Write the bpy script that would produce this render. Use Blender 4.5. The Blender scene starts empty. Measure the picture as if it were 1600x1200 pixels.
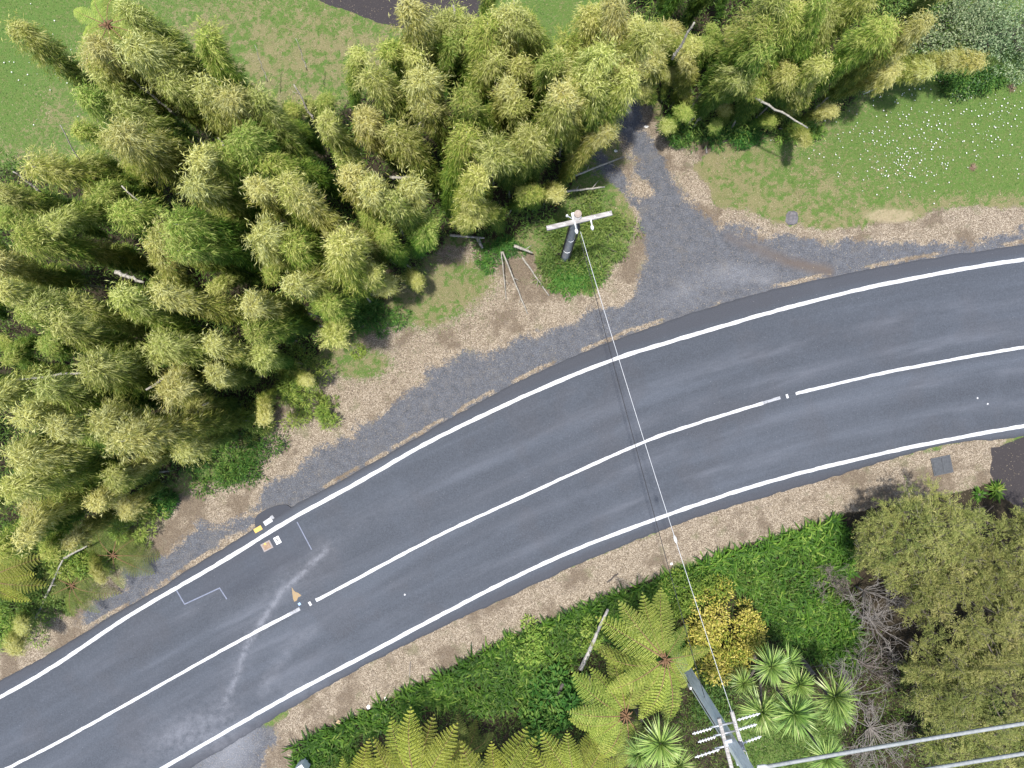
import bpy, math, random
import numpy as np
from mathutils import Vector, Quaternion, Matrix

# ------------------------------------------------------------------ camera, sky, sun, exposure
SC = bpy.context.scene
COL = SC.collection
H = 30.0                                   # drone height above the road
S = 2*H*math.tan(math.radians(36))/1600.0  # metres per photo pixel on the ground
cam = bpy.data.cameras.new('drone_camera'); camo = bpy.data.objects.new('drone_camera', cam)
COL.objects.link(camo); SC.camera = camo
camo.location = (0, 0, H); camo.rotation_euler = (0, 0, 0)
cam.sensor_width = 36.0; cam.lens = 18.0/math.tan(math.radians(36)); cam.clip_start = 0.5; cam.clip_end = 3000
SH = (0.11, 0.035)                         # shadow offset per metre of height
sun_dir = Vector((SH[0], SH[1], -1)).normalized()
SUN_EL = math.asin(-sun_dir.z); SUN_ROT = math.atan2(-sun_dir.x, -sun_dir.y)
W = bpy.data.worlds.new('World'); SC.world = W; W.use_nodes = True
wn = W.node_tree; bgn = wn.nodes['Background']; sky = wn.nodes.new('ShaderNodeTexSky')
sky.sky_type = 'NISHITA'; sky.sun_disc = False; sky.sun_elevation = SUN_EL; sky.sun_rotation = SUN_ROT
sky.air_density = 1.0; sky.dust_density = 2.0; sky.ozone_density = 1.0
wn.links.new(sky.outputs[0], bgn.inputs[0]); bgn.inputs[1].default_value = 0.135
sl = bpy.data.lights.new('sun', 'SUN'); slo = bpy.data.objects.new('sun', sl); COL.objects.link(slo)
sl.energy = 3.7; sl.angle = math.radians(1.6); sl.color = (1.0, 0.955, 0.89)
slo.rotation_mode = 'QUATERNION'; slo.rotation_quaternion = sun_dir.to_track_quat('-Z', 'Y')
slo.location = (-10, 10, 60)
SC.view_settings.view_transform = 'Standard'; SC.view_settings.look = 'None'
SC.view_settings.exposure = 0.98; SC.view_settings.gamma = 1.0
SC.view_settings.use_curve_mapping = False
SC.render.engine = 'CYCLES'
SC.cycles.max_bounces = 6; SC.cycles.diffuse_bounces = 3; SC.cycles.glossy_bounces = 2
SC.cycles.transmission_bounces = 4; SC.cycles.transparent_max_bounces = 4

R = np.random.default_rng(7)
random.seed(7)
PI = math.pi

# ------------------------------------------------------------------ helpers
def G(px, py, z=0.0):
    """photo pixel -> the world point at height z seen there"""
    f = S*(H-z)/H
    return Vector(((px-800)*f, (600-py)*f, z))
def GA(pts, z=0.0):
    a = np.asarray(pts, float); f = S*(H-z)/H
    return np.stack([(a[:, 0]-800)*f, (600-a[:, 1])*f], 1)

def mesh_np(name, V, Fs, mat=None, attrs=None, smooth=False):
    """V (n,3); Fs one array (m,k) or a list of such; attrs {name: (domain, array)}"""
    if not isinstance(Fs, (list, tuple)): Fs = [Fs]
    Fs = [np.asarray(f, np.int32) for f in Fs if len(f)]
    me = bpy.data.meshes.new(name)
    V = np.asarray(V, np.float32)
    me.vertices.add(len(V)); me.vertices.foreach_set('co', V.ravel())
    nl = sum(f.size for f in Fs); nf = sum(len(f) for f in Fs)
    me.loops.add(nl); me.polygons.add(nf)
    me.loops.foreach_set('vertex_index', np.concatenate([f.ravel() for f in Fs]))
    tot = np.concatenate([np.full(len(f), f.shape[1], np.int32) for f in Fs])
    st = np.concatenate([[0], np.cumsum(tot)[:-1]]).astype(np.int32)
    me.polygons.foreach_set('loop_start', st)
    me.polygons.foreach_set('loop_total', tot)
    me.polygons.foreach_set('use_smooth', np.full(nf, smooth, bool))
    for an, (dom, arr) in (attrs or {}).items():
        at = me.attributes.new(an, 'FLOAT', dom); at.data.foreach_set('value', np.asarray(arr, np.float32).ravel())
    if mat: me.materials.append(mat)
    me.update(calc_edges=True); me.validate()
    return me

def link(name, me, parent=None, loc=None):
    o = bpy.data.objects.new(name, me); COL.objects.link(o)
    if parent: o.parent = parent
    if loc is not None: o.location = loc
    return o
def tag(o, label=None, cat=None, group=None, kind=None):
    if label: o['label'] = label
    if cat: o['category'] = cat
    if group: o['group'] = group
    if kind: o['kind'] = kind
    return o
def thing(name, label, cat, loc=(0, 0, 0), rz=0, group=None):
    o = bpy.data.objects.new(name, None); COL.objects.link(o); o.location = loc; o.rotation_euler = (0, 0, rz)
    o.empty_display_size = 0.2
    return tag(o, label, cat, group)

class MB:
    """collects tubes, boxes, polygons; builds ONE mesh"""
    def __init__(self): self.V = []; self.F = {}; self.n = 0
    def add(self, V, F):
        V = np.asarray(V, float)
        for f in F: self.F.setdefault(len(f), []).append([i+self.n for i in f])
        self.V.append(V); self.n += len(V); return self
    def tube(self, pts, rads, seg=8, cap=True):
        pts = [Vector(p) for p in pts]; n = len(pts)
        if not hasattr(rads, '__len__'): rads = [rads]*n
        V = []; F = []; up = None
        for i, p in enumerate(pts):
            d = (pts[min(i+1, n-1)]-pts[max(i-1, 0)]).normalized()
            if up is None: up = Vector((1, 0, 0)) if abs(d.x) < .8 else Vector((0, 1, 0))
            a = d.cross(up).normalized(); b = d.cross(a); up = -d.cross(a).cross(d).normalized() if False else up
            for k in range(seg):
                t = 2*PI*k/seg; V.append(p+(a*math.cos(t)+b*math.sin(t))*rads[i])
        for i in range(n-1):
            for k in range(seg):
                k2 = (k+1) % seg
                F.append((i*seg+k, i*seg+k2, (i+1)*seg+k2, (i+1)*seg+k))
        if cap:
            F.append(tuple(range(seg))[::-1]); F.append(tuple((n-1)*seg+k for k in range(seg)))
        return self.add([tuple(v) for v in V], F)
    def box(self, c, size, M=None, bev=0.0):
        x, y, z = [s/2 for s in size]
        b = min(bev, x*.6, y*.6, z*.6)
        if b <= 0:
            V = [(sx*x, sy*y, sz*z) for sz in (-1, 1) for sy in (-1, 1) for sx in (-1, 1)]
            F = [(0, 2, 3, 1), (4, 5, 7, 6), (0, 1, 5, 4), (2, 6, 7, 3), (0, 4, 6, 2), (1, 3, 7, 5)]
        else:                              # chamfered top and bottom rings
            V = []; F = []
            for (zz, ins) in ((-z, b), (-z+b, 0), (z-b, 0), (z, b)):
                for (sx, sy) in ((-1, -1), (1, -1), (1, 1), (-1, 1)):
                    V.append((sx*(x-ins), sy*(y-ins), zz))
            for i in range(3):
                for k in range(4):
                    k2 = (k+1) % 4; F.append((i*4+k, i*4+k2, i*4+4+k2, i*4+4+k))
            F.append((3, 2, 1, 0)); F.append((12, 13, 14, 15))
        c = Vector(c)
        V = [tuple((M @ Vector(v) if M else Vector(v))+c) for v in V]
        return self.add(V, F)
    def prism(self, poly, z0, z1):
        n = len(poly)
        V = [(p[0], p[1], z0) for p in poly]+[(p[0], p[1], z1) for p in poly]
        F = [tuple(range(n))[::-1], tuple(range(n, 2*n))]+[(k, (k+1) % n, n+(k+1) % n, n+k) for k in range(n)]
        return self.add(V, F)
    def mesh(self, name, mat, smooth=True):
        return mesh_np(name, np.concatenate(self.V), [np.array(f) for f in self.F.values()], mat, smooth=smooth)
    def build(self, name, mat, parent=None, loc=None, smooth=False):
        return link(name, self.mesh(name, mat, smooth), parent, loc)

def vnoise(x, y, scale, seed):
    """smooth value noise on numpy arrays, -1..1"""
    g = np.random.default_rng(seed).uniform(-1, 1, (256, 256))
    u = x/scale+1000.5; v = y/scale+1000.5
    i = np.floor(u).astype(int); j = np.floor(v).astype(int); fu = u-i; fv = v-j
    fu = fu*fu*(3-2*fu); fv = fv*fv*(3-2*fv); i %= 255; j %= 255
    return (g[i, j]*(1-fu)+g[i+1, j]*fu)*(1-fv)+(g[i, j+1]*(1-fu)+g[i+1, j+1]*fu)*fv
def fbm(x, y, scale, seed, oct=4):
    r = 0; a = 1; t = 0
    for k in range(oct):
        r = r+a*vnoise(x, y, scale, seed+k*17); t += a; a *= .55; scale /= 2.1
    return r/t
def sdist(P, poly):
    """signed distance of points (n,2) to a polygon, positive inside"""
    poly = np.asarray(poly, float); n = len(poly)
    d = np.full(len(P), 1e9); ins = np.zeros(len(P), bool)
    for k in range(n):
        a = poly[k]; b = poly[(k+1) % n]; ab = b-a; ap = P-a
        t = np.clip((ap@ab)/(ab@ab+1e-12), 0, 1)
        q = ap-t[:, None]*ab; d = np.minimum(d, (q*q).sum(1))
        c = ((a[1] > P[:, 1]) != (b[1] > P[:, 1]))
        if abs(b[1]-a[1]) > 1e-9:
            ins ^= c & (P[:, 0] < (b[0]-a[0])*(P[:, 1]-a[1])/(b[1]-a[1])+a[0])
    d = np.sqrt(d)
    return np.where(ins, d, -d)
def ldist(P, line):
    line = np.asarray(line, float); d = np.full(len(P), 1e9)
    for k in range(len(line)-1):
        a = line[k]; ab = line[k+1]-a; ap = P-a
        t = np.clip((ap@ab)/(ab@ab+1e-12), 0, 1); q = ap-t[:, None]*ab
        d = np.minimum(d, (q*q).sum(1))
    return np.sqrt(d)
def sstep(a, b, x):
    t = np.clip((x-a)/(b-a), 0, 1); return t*t*(3-2*t)
def spline(pts, step):
    """Catmull-Rom through 2-D points, resampled evenly"""
    p = np.asarray(pts, float); p = np.vstack([2*p[0]-p[1], p, 2*p[-1]-p[-2]]); out = []
    for i in range(1, len(p)-2):
        for t in np.linspace(0, 1, 24, endpoint=False):
            a, b, c, d = p[i-1], p[i], p[i+1], p[i+2]
            out.append(.5*((2*b)+(-a+c)*t+(2*a-5*b+4*c-d)*t*t+(-a+3*b-3*c+d)*t**3))
    out.append(p[-2]); out = np.array(out)
    for _ in range(3):                     # soften reading noise
        pad = np.vstack([2*out[0]-out[1:9][::-1], out, 2*out[-1]-out[-9:-1][::-1]])
        k = np.ones(17)/17
        out = np.stack([np.convolve(pad[:, 0], k, 'valid'), np.convolve(pad[:, 1], k, 'valid')], 1)
    s = np.concatenate([[0], np.cumsum(np.linalg.norm(np.diff(out, axis=0), axis=1))])
    q = np.arange(0, s[-1], step)
    return np.stack([np.interp(q, s, out[:, 0]), np.interp(q, s, out[:, 1])], 1)

# ------------------------------------------------------------------ node helpers
class NT:
    def __init__(self, name):
        self.m = bpy.data.materials.new(name); self.m.use_nodes = True
        self.t = self.m.node_tree; self.t.nodes.clear()
        self.out = self.t.nodes.new('ShaderNodeOutputMaterial')
    def n(self, typ, ins=None, **props):
        nd = self.t.nodes.new('ShaderNode'+typ)
        for k, v in props.items(): setattr(nd, k, v)
        for k, v in (ins or {}).items():
            s = nd.inputs[k]
            if hasattr(v, 'is_linked') or isinstance(v, bpy.types.NodeSocket): self.t.links.new(v, s)
            else:
                if s.type == 'RGBA' and len(v) == 3: v = (*v, 1)
                s.default_value = v
        return nd
    def pos(self):
        return self.n('NewGeometry').outputs['Position']
    def noise(self, scale, detail=3, vec=None, rough=.6):
        i = {'Scale': scale, 'Detail': detail, 'Roughness': rough}
        i['Vector'] = vec if vec is not None else self.pos()
        return self.n('TexNoise', i).outputs['Fac']
    def attr(self, name): return self.n('Attribute', attribute_name=name).outputs['Fac']
    def math(self, op, a, b=0.0, clamp=False):
        nd = self.n('Math', {0: a, 1: b}, operation=op); nd.use_clamp = clamp; return nd.outputs[0]
    def mix(self, f, a, b, mode='MIX'):
        return self.n('MixRGB', {0: f, 1: a, 2: b}, blend_type=mode).outputs[0]
    def ramp(self, f, stops):
        nd = self.n('ValToRGB', {0: f}); cr = nd.color_ramp
        while len(cr.elements) < len(stops): cr.elements.new(.5)
        for e, (p, c) in zip(cr.elements, stops):
            e.position = p; e.color = (*c, 1) if len(c) == 3 else c
        return nd.outputs[0]
    def step(self, f, a, b):
        nd = self.n('MapRange', {0: f, 1: a, 2: b, 3: 0.0, 4: 1.0}); nd.interpolation_type = 'SMOOTHSTEP'; return nd.outputs[0]
    def bump(self, h, strength=.5, dist=.02):
        return self.n('Bump', {'Height': h, 'Strength': strength, 'Distance': dist}).outputs[0]
    def bsdf(self, col, rough=.8, normal=None, spec=.3, metal=0.0):
        i = {'Base Color': col, 'Roughness': rough, 'Specular IOR Level': spec, 'Metallic': metal}
        if normal is not None: i['Normal'] = normal
        b = self.n('BsdfPrincipled', i)
        self.t.links.new(b.outputs[0], self.out.inputs[0]); return b

def leaf_mat(name, stops, trans=.35, vary=.25, rough=.5, spec=.25, gain=1.35):
    """stops along the per-leaf random 'tint'; plants vary as wholes through Object Info"""
    m = NT(name); gn = gain
    stops = [(p, tuple(min(.62, x*gn) for x in c)) for p, c in stops]
    c = m.ramp(m.attr('tint'), stops)
    rnd = m.n('ObjectInfo').outputs['Random']
    v = m.n('MapRange', {0: rnd, 1: 0., 2: 1., 3: 1-vary, 4: 1+vary*.6}).outputs[0]
    hs = m.n('HueSaturation', {'Hue': m.n('MapRange', {0: m.math('FRACT', m.math('MULTIPLY', rnd, 7.3)), 1: 0., 2: 1., 3: .488, 4: .512}).outputs[0], 'Value': v, 'Saturation': 1.0, 'Fac': 1.0, 'Color': c}).outputs[0]
    b = m.n('BsdfPrincipled', {'Base Color': hs, 'Roughness': rough, 'Specular IOR Level': spec})
    t = m.n('BsdfTranslucent', {'Color': hs})
    x = m.n('MixShader', {0: trans, 1: b.outputs[0], 2: t.outputs[0]})
    m.t.links.new(x.outputs[0], m.out.inputs[0])
    return m.m
def solid_mat(name, c1, c2, scale=8, rough=.8, spec=.3, bump=.0, stretch=None, metal=0.0):
    m = NT(name); vec = m.n('TexCoord').outputs['Object']
    if stretch: vec = m.n('Mapping', {'Vector': vec, 'Scale': stretch}).outputs[0]
    f = m.noise(scale, 5, vec)
    c = m.ramp(f, [(.3, c1), (.7, c2)])
    nrm = m.bump(f, bump, .02) if bump else None
    m.bsdf(c, rough, nrm, spec, metal)
    return m.m

# ------------------------------------------------------------------ photo tracings (ground level)
TOP = [(-230, 1205), (-110, 1148), (0, 1089), (92, 1037), (183, 973), (271, 921), (367, 866), (458, 808), (550, 760), (655, 698), (756, 648), (857, 602),
       (959, 561), (1040, 536), (1201, 488.5), (1355, 449), (1512, 419), (1600, 405.5), (1720, 390), (1850, 376)]
MID = [(-230, 1310), (-100, 1252), (11, 1200), (110, 1149), (257, 1066), (367, 1004), (458, 956), (560, 903), (680, 838), (806, 780), (986, 698), (1060, 670),
       (1194, 628.5), (1243, 615), (1390, 579.5), (1600, 542), (1720, 524), (1850, 508)]
BOT = [(-200, 1440), (100, 1285), (253, 1200), (367, 1134), (477, 1072), (560, 1029), (715, 946), (855, 876), (960, 834), (1079, 791), (1215, 747), (1425, 697),
       (1600, 665), (1720, 647), (1850, 632)]
# outer edges of the seal
TOPE = [(-240, 1170), (-110, 1115), (0, 1062), (92, 1013), (183, 955), (262, 912), (276, 898), (330, 866), (403, 822), (470, 783), (550, 740), (621, 700), (720, 643), (807, 596),
        (925, 543), (1030, 505), (1145, 467), (1341, 421), (1530, 391), (1620, 378), (1850, 348)]
BOTE = [(-190, 1465), (110, 1304), (265, 1220), (385, 1150), (490, 1085), (600, 1025), (680, 985), (790, 936), (865, 901), (925, 873), (1080, 812), (1250, 762),
        (1330, 737), (1430, 707), (1500, 692), (1600, 684), (1720, 668), (1850, 652)]
STEP = .1
topc, midc, botc = [spline(GA(p), STEP) for p in (TOP, MID, BOT)]
tope, bote = spline(GA(TOPE), STEP), spline(GA(BOTE), STEP)
seal = np.vstack([tope, bote[::-1]])[::4]

LITTER_N = [(-150, 1150), (0, 1062), (-20, 1040), (60, 965), (130, 925), (190, 880), (250, 800), (300, 765), (400, 720), (440, 640), (490, 600), (505, 560), (570, 520), (620, 490),
            (650, 430), (690, 385), (740, 375), (800, 385), (830, 400), (860, 450), (925, 462), (975, 400), (985, 350), (975, 320), (960, 270), (980, 250), (960, 240), (945, 200), (960, 130),
            (1012, 150), (1050, 212), (1120, 232), (1085, 262), (1125, 310), (1170, 342), (1240, 362), (1320, 354), (1400, 336), (1480, 330), (1620, 320), (1850, 300), (1850, 640), (1000, 600), (300, 1000)]
GRAVELS = [[(385, 800), (400, 770), (450, 735), (520, 700), (560, 665), (620, 625), (680, 580), (740, 555), (840, 528), (920, 490), (985, 468), (1003, 410), (990, 340), (962, 290), (938, 262), (925, 240), (945, 205),
            (962, 180), (960, 140), (950, 90), (975, 85), (996, 150), (1012, 190), (1040, 250), (1075, 300), (1130, 345), (1180, 370), (1250, 385), (1340, 373), (1440, 385), (1540, 368), (1660, 358), (1850, 340), (1850, 640), (1300, 520), (900, 640), (480, 840)],
           [(145, 955), (190, 905), (230, 880), (265, 878), (280, 895), (250, 925), (200, 960), (150, 990), (120, 975)],  # this and the next: blue-grey patches on the lower left verge
           [(260, 885), (300, 840), (350, 815), (400, 800), (410, 830), (340, 860), (280, 895)],
           [(60, 1200), (250, 1230), (300, 1190), (400, 1130), (432, 1135), (412, 1190), (400, 1300), (60, 1400)]]
ISLAND = [(938, 220), (968, 220), (998, 262), (1028, 304), (1000, 316), (970, 290), (950, 258)]
LITTER_S = [(340, 1260), (385, 1190), (425, 1130), (490, 1085), (600, 1010), (900, 870), (1250, 740), (1430, 700), (1500, 685), (1570, 680), (1570, 720), (1560, 770), (1500, 775), (1400, 790), (1335, 800), (1295, 812),
            (1165, 852), (1079, 883), (1030, 898), (925, 943), (785, 1000), (645, 1072), (540, 1125), (480, 1165), (462, 1200), (450, 1260)]
PATH_E = [(1549, 700), (1600, 684), (1850, 650), (1850, 900), (1660, 900), (1600, 800), (1560, 770), (1546, 740)]
PATH_N = [(430, -140), (470, -40), (488, -2), (545, 18), (595, 36), (650, 52), (740, 66), (790, 40), (760, -10), (700, -60), (640, -140)]
GROVE_W = [(-260, 330), (20, 255), (170, 290), (232, 203), (345, 180), (520, 180), (590, 120), (640, 85), (930, 85), (948, 185), (915, 250), (870, 340), (790, 372), (700, 378), (640, 440), (560, 510), (500, 552), (450, 610), (400, 680), (300, 730), (230, 790), (140, 860), (70, 935), (0, 1000), (-150, 1090), (-260, 1100)]
GROVE_E = [(972, 30), (990, 95), (1016, 140), (1035, 195), (1085, 222), (1180, 215), (1270, 198), (1330, 165), (1380, 120), (1480, 75), (1520, 0), (1400, -160), (1000, -160)]
BED = [(445, 1300), (462, 1160), (540, 1123), (645, 1070), (785, 998), (925, 941), (1030, 896), (1079, 882), (1165, 851), (1298, 808), (1330, 800), (1500, 762), (1550, 748), (1600, 800), (1700, 900), (1800, 1400), (445, 1400)]

# ------------------------------------------------------------------ materials of the setting
def ground_material():
    m = NT('ground_cover')
    P = m.pos()
    a_lit, a_gra, a_soil, a_path, a_dry = [m.attr(x) for x in ('litter', 'gravel', 'soil', 'path', 'dry')]
    fine = m.noise(38, 4, P, .7); mid = m.noise(7, 4, P); coarse = m.noise(1.3, 4, P)
    vor = m.n('TexVoronoi', {'Vector': m.n('Mapping', {'Vector': P, 'Scale': (1, 1, .2)}).outputs[0], 'Scale': 40.0}).outputs['Color']
    vr = m.n('SeparateColor', {0: vor}).outputs[0]
    # lawn
    g = m.ramp(fine, [(.3, (.036, .076, .014)), (.5, (.064, .120, .024)), (.72, (.110, .160, .044))])
    g = m.mix(m.step(m.noise(3.5, 5, P, .7), .42, .68), g, m.ramp(fine, [(.3, (.042, .078, .015)), (.7, (.100, .142, .037))]))
    g = m.mix(m.math('MULTIPLY', m.step(m.noise(14, 4, P, .8), .5, .68), .55), g, (.145, .160, .060))
    dryc = m.ramp(fine, [(.28, (.080, .082, .032)), (.5, (.150, .138, .066)), (.7, (.245, .210, .128))])
    f = m.math('ADD', m.math('MULTIPLY', a_dry, 1.1), m.math('MULTIPLY', m.math('SUBTRACT', mid, .5), 2.2))
    f = m.math('ADD', f, m.math('ADD', m.math('MULTIPLY', m.math('SUBTRACT', fine, .5), 1.2), m.math('MULTIPLY', m.math('SUBTRACT', m.noise(16, 4, P, .8), .5), 2.2)))
    lawn = m.mix(m.step(f, .2, .85), g, dryc)
    lawn = m.mix(m.math('MULTIPLY', m.step(coarse, .40, .75), .35), lawn, (.085, .115, .030))
    # litter of bamboo leaves: fine pale flakes, brown soil stains, a little green coming through
    lit = m.ramp(vr, [(0., (.066, .049, .035)), (.3, (.152, .122, .088)), (.65, (.232, .192, .142)), (1., (.36, .31, .24))])
    m2 = m.noise(2.6, 5, P, .7)
    lit = m.mix(m.math('MULTIPLY', m.attr('stain'), .85), lit, m.ramp(fine, [(.3, (.050, .037, .026)), (.55, (.105, .080, .056)), (.75, (.19, .15, .108))]))
    lit = m.mix(m.math('MULTIPLY', m.step(mid, .54, .72), .75), lit, m.ramp(fine, [(.3, (.072, .056, .042)), (.7, (.165, .132, .098))]))
    lit = m.mix(m.math('MULTIPLY', m.step(m2, .54, .68), .65), lit, m.ramp(fine, [(.3, (.085, .070, .056)), (.7, (.19, .158, .122))]))
    lit = m.mix(m.math('MULTIPLY', m.step(coarse, .55, .72), .42), lit, m.ramp(fine, [(.3, (.065, .078, .030)), (.7, (.155, .148, .08))]))
    # gravel: dark blue-grey chip, pale dusty patches, stray leaves
    gg = m.noise(20, 4, P, .85)
    chip = m.ramp(gg, [(.28, (0.0292, 0.0312, 0.0370)), (.5, (0.0697, 0.0739, 0.0845)), (.72, (0.1522, 0.1611, 0.1795))])
    gn = m.noise(3.2, 5, P, .7)
    gr = m.mix(m.math('MULTIPLY', m.step(gn, .42, .72), .45), chip, m.ramp(gg, [(.3, (0.0843, 0.0899, 0.1035)), (.7, (0.1574, 0.1664, 0.1852))]))
    gr = m.mix(m.math('MULTIPLY', m.step(gn, .48, .30), .55), gr, m.ramp(gg, [(.3, (0.0249, 0.0267, 0.0314)), (.7, (0.0654, 0.0694, 0.0789))]))
    gr = m.mix(m.math('MULTIPLY', m.step(coarse, .5, .72), .40), gr, m.ramp(gg, [(.3, (0.0783, 0.0739, 0.0693)), (.7, (0.1574, 0.1477, 0.1368))]))
    gr = m.mix(m.math('MULTIPLY', m.step(vr, .86, .96), .40), gr, (0.2098, 0.1825, 0.1444))
    gr = m.mix(m.attr('rust'), gr, (0.0946, 0.0739, 0.0599))
    gr = m.mix(m.attr('pale'), gr, m.ramp(gg, [(.3, (0.1574, 0.1646, 0.1833)), (.7, (0.2829, 0.2955, 0.3249))]))
    soil = m.ramp(fine, [(.3, (0.0133, 0.0108, 0.0075)), (.6, (0.0415, 0.0332, 0.0208)), (.8, (0.0996, 0.0789, 0.0498))])
    asph = m.ramp(m.noise(60, 2, P, .8), [(.3, (0.0249, 0.0224, 0.0241)), (.7, (0.0515, 0.0456, 0.0473))])
    asph = m.mix(m.math('MULTIPLY', m.step(vr, .975, .99), .35), asph, (0.2075, 0.1743, 0.1411))
    def w(a):
        return m.step(m.math('ADD', a, m.math('ADD', m.math('MULTIPLY', m.math('SUBTRACT', fine, .5), .9), m.math('MULTIPLY', m.math('SUBTRACT', mid, .5), .7))), .38, .62)
    c = m.mix(w(a_lit), lawn, lit)
    c = m.mix(w(a_soil), c, soil)
    wg = m.math('ADD', a_gra, m.math('ADD', m.math('MULTIPLY', m.math('SUBTRACT', m.noise(22, 5, P, .8), .5), 1.5), m.math('MULTIPLY', m.math('SUBTRACT', mid, .5), 1.0)))
    c = m.mix(m.step(wg, .36, .66), c, gr)
    c = m.mix(m.step(a_path, .4, .6), c, asph)
    c = m.mix(m.attr('sand'), c, m.ramp(mid, [(.3, (0.1992, 0.1660, 0.0996)), (.7, (0.2739, 0.2324, 0.1452))]))
    h = m.math('ADD', fine, m.math('MULTIPLY', vr, .6))
    m.bsdf(c, .92, m.bump(h, .55, .03), .15)
    return m.m
def road_material():
    m = NT('road_asphalt')
    P = m.pos(); u = m.attr('along'); v = m.attr('across')
    uv = m.n('CombineXYZ', {0: u, 1: v}).outputs[0]
    fine = m.noise(70, 2, P, .8); blot = m.noise(.55, 4, P)
    st = m.n('Mapping', {'Vector': uv, 'Scale': (.06, .85, 1)}).outputs[0]
    streak = m.noise(1.0, 4, st, .55)
    grain = m.noise(17, 4, P, .85)
    c = m.ramp(grain, [(.28, (0.0314, 0.0361, 0.0451)), (.5, (0.0445, 0.0513, 0.0635)), (.74, (0.0678, 0.0777, 0.0946))])
    c = m.mix(m.math('MULTIPLY', m.step(fine, .5, .8), .28), c, (0.0838, 0.0956, 0.1159))
    c = m.mix(m.math('MULTIPLY', m.step(streak, .46, .70), .52), c, m.ramp(grain, [(.3, (0.0583, 0.0676, 0.0845)), (.7, (0.0876, 0.1011, 0.1245))]))
    c = m.mix(m.math('MULTIPLY', m.step(streak, .50, .25), .50), c, m.ramp(grain, [(.3, (0.0263, 0.0296, 0.0367)), (.7, (0.0481, 0.0536, 0.0648))]))
    c = m.mix(m.math('MULTIPLY', m.step(blot, .5, .7), .30), c, m.ramp(grain, [(.3, (0.0481, 0.0559, 0.0708)), (.7, (0.0788, 0.0909, 0.1117))]))
    c = m.mix(m.math('MULTIPLY', m.step(m.noise(.33, 3), .50, .62), .30), c, m.ramp(grain, [(.3, (0.0379, 0.0389, 0.0444)), (.7, (0.0642, 0.0660, 0.0750))]))
    c = m.mix(m.math('MULTIPLY', m.attr('track'), m.step(m.noise(1.1, 5, m.n('Mapping', {'Vector': uv, 'Scale': (.25, 1.6, 1)}).outputs[0], .6), .36, .75)), c, (0.1300, 0.1394, 0.1643))
    edge = m.attr('edge')
    c = m.mix(m.math('MULTIPLY', edge, .6), c, m.ramp(fine, [(.3, (0.0233, 0.0244, 0.0298)), (.7, (0.0582, 0.0606, 0.0712))]))
    dust = m.math('MULTIPLY', m.attr('dust'), m.step(m.noise(3.2, 6, P, .7), .22, .72))
    dust = m.math('MULTIPLY', dust, m.step(fine, .2, .6))
    c = m.mix(m.math('MULTIPLY', dust, .58), c, (0.2462, 0.2544, 0.2868))
    c = m.mix(m.math('MULTIPLY', m.attr('patch'), .30), c, (0.0376, 0.0425, 0.0559))
    c = m.mix(m.math('MULTIPLY', m.attr('cut'), .5), c, (0.0958, 0.1116, 0.1643))
    sp = m.n('TexVoronoi', {'Vector': P, 'Scale': 3.2}).outputs['Distance']
    c = m.mix(m.math('MULTIPLY', m.step(sp, .045, .02), .5), c, (0.2736, 0.2789, 0.2906))
    m.bsdf(c, .85, m.bump(grain, .45, .015), .3)
    return m.m
def paint_material(name, c, worn=.42):
    m = NT(name); P = m.pos()
    f = m.noise(26, 5, P, .75); g = m.noise(2.2, 4, P, .7)
    w = m.math('MULTIPLY', m.step(f, worn, worn-.13), m.step(g, .40, .62))
    cc = m.mix(w, m.mix(m.step(f, .4, .7), (c[0]*.86, c[1]*.86, c[2]*.86), c), (0.1245, 0.1286, 0.1369))
    m.bsdf(cc, .6, m.bump(f, .2, .005), .4)
    return m.m
M = {}
M['ground'] = ground_material(); M['road'] = road_material()
M['paint'] = paint_material('white_road_paint', (.45, .46, .475), .48)
M['worn_paint'] = paint_material('worn_white_paint', (.30, .31, .335), .60)
M['yellow_paint'] = paint_material('yellow_paint', (.50, .33, .07), .40)
M['orange_paint'] = paint_material('orange_spill', (.25, .17, .075), .50)
M['blue_paint'] = paint_material('pale_blue_paint', (.26, .38, .62), .35)

# ------------------------------------------------------------------ the ground, split by what covers it
gs = .085
xs = np.arange(-25.5, 25.5, gs); ys = np.arange(-20.5, 20.5, gs)
nx, ny = len(xs), len(ys)
X, Y = np.meshgrid(xs, ys, indexing='ij')
P2 = np.stack([X.ravel(), Y.ravel()], 1)
n1 = fbm(P2[:, 0], P2[:, 1], 1.6, 3, 5); n2 = fbm(P2[:, 0], P2[:, 1], .5, 33, 3)
wob = n1*.55+n2*.22
d_seal = sdist(P2, seal)
d_lit = np.maximum(sdist(P2, GA(LITTER_N)), sdist(P2, GA(LITTER_S)))
d_gra = np.max([sdist(P2, GA(g)) for g in GRAVELS], axis=0)
d_isl = sdist(P2, GA(ISLAND))
d_gra = np.minimum(d_gra, -d_isl+.10)
d_path = np.maximum(sdist(P2, GA(PATH_E)), sdist(P2, GA(PATH_N)))
d_grove = np.maximum(sdist(P2, GA(GROVE_W)), sdist(P2, GA(GROVE_E)))
d_bed = sdist(P2, GA(BED))
lit = sstep(-.5, .5, d_lit+wob*.9)
gra = sstep(-.62, .62, d_gra+wob*1.25)
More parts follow.
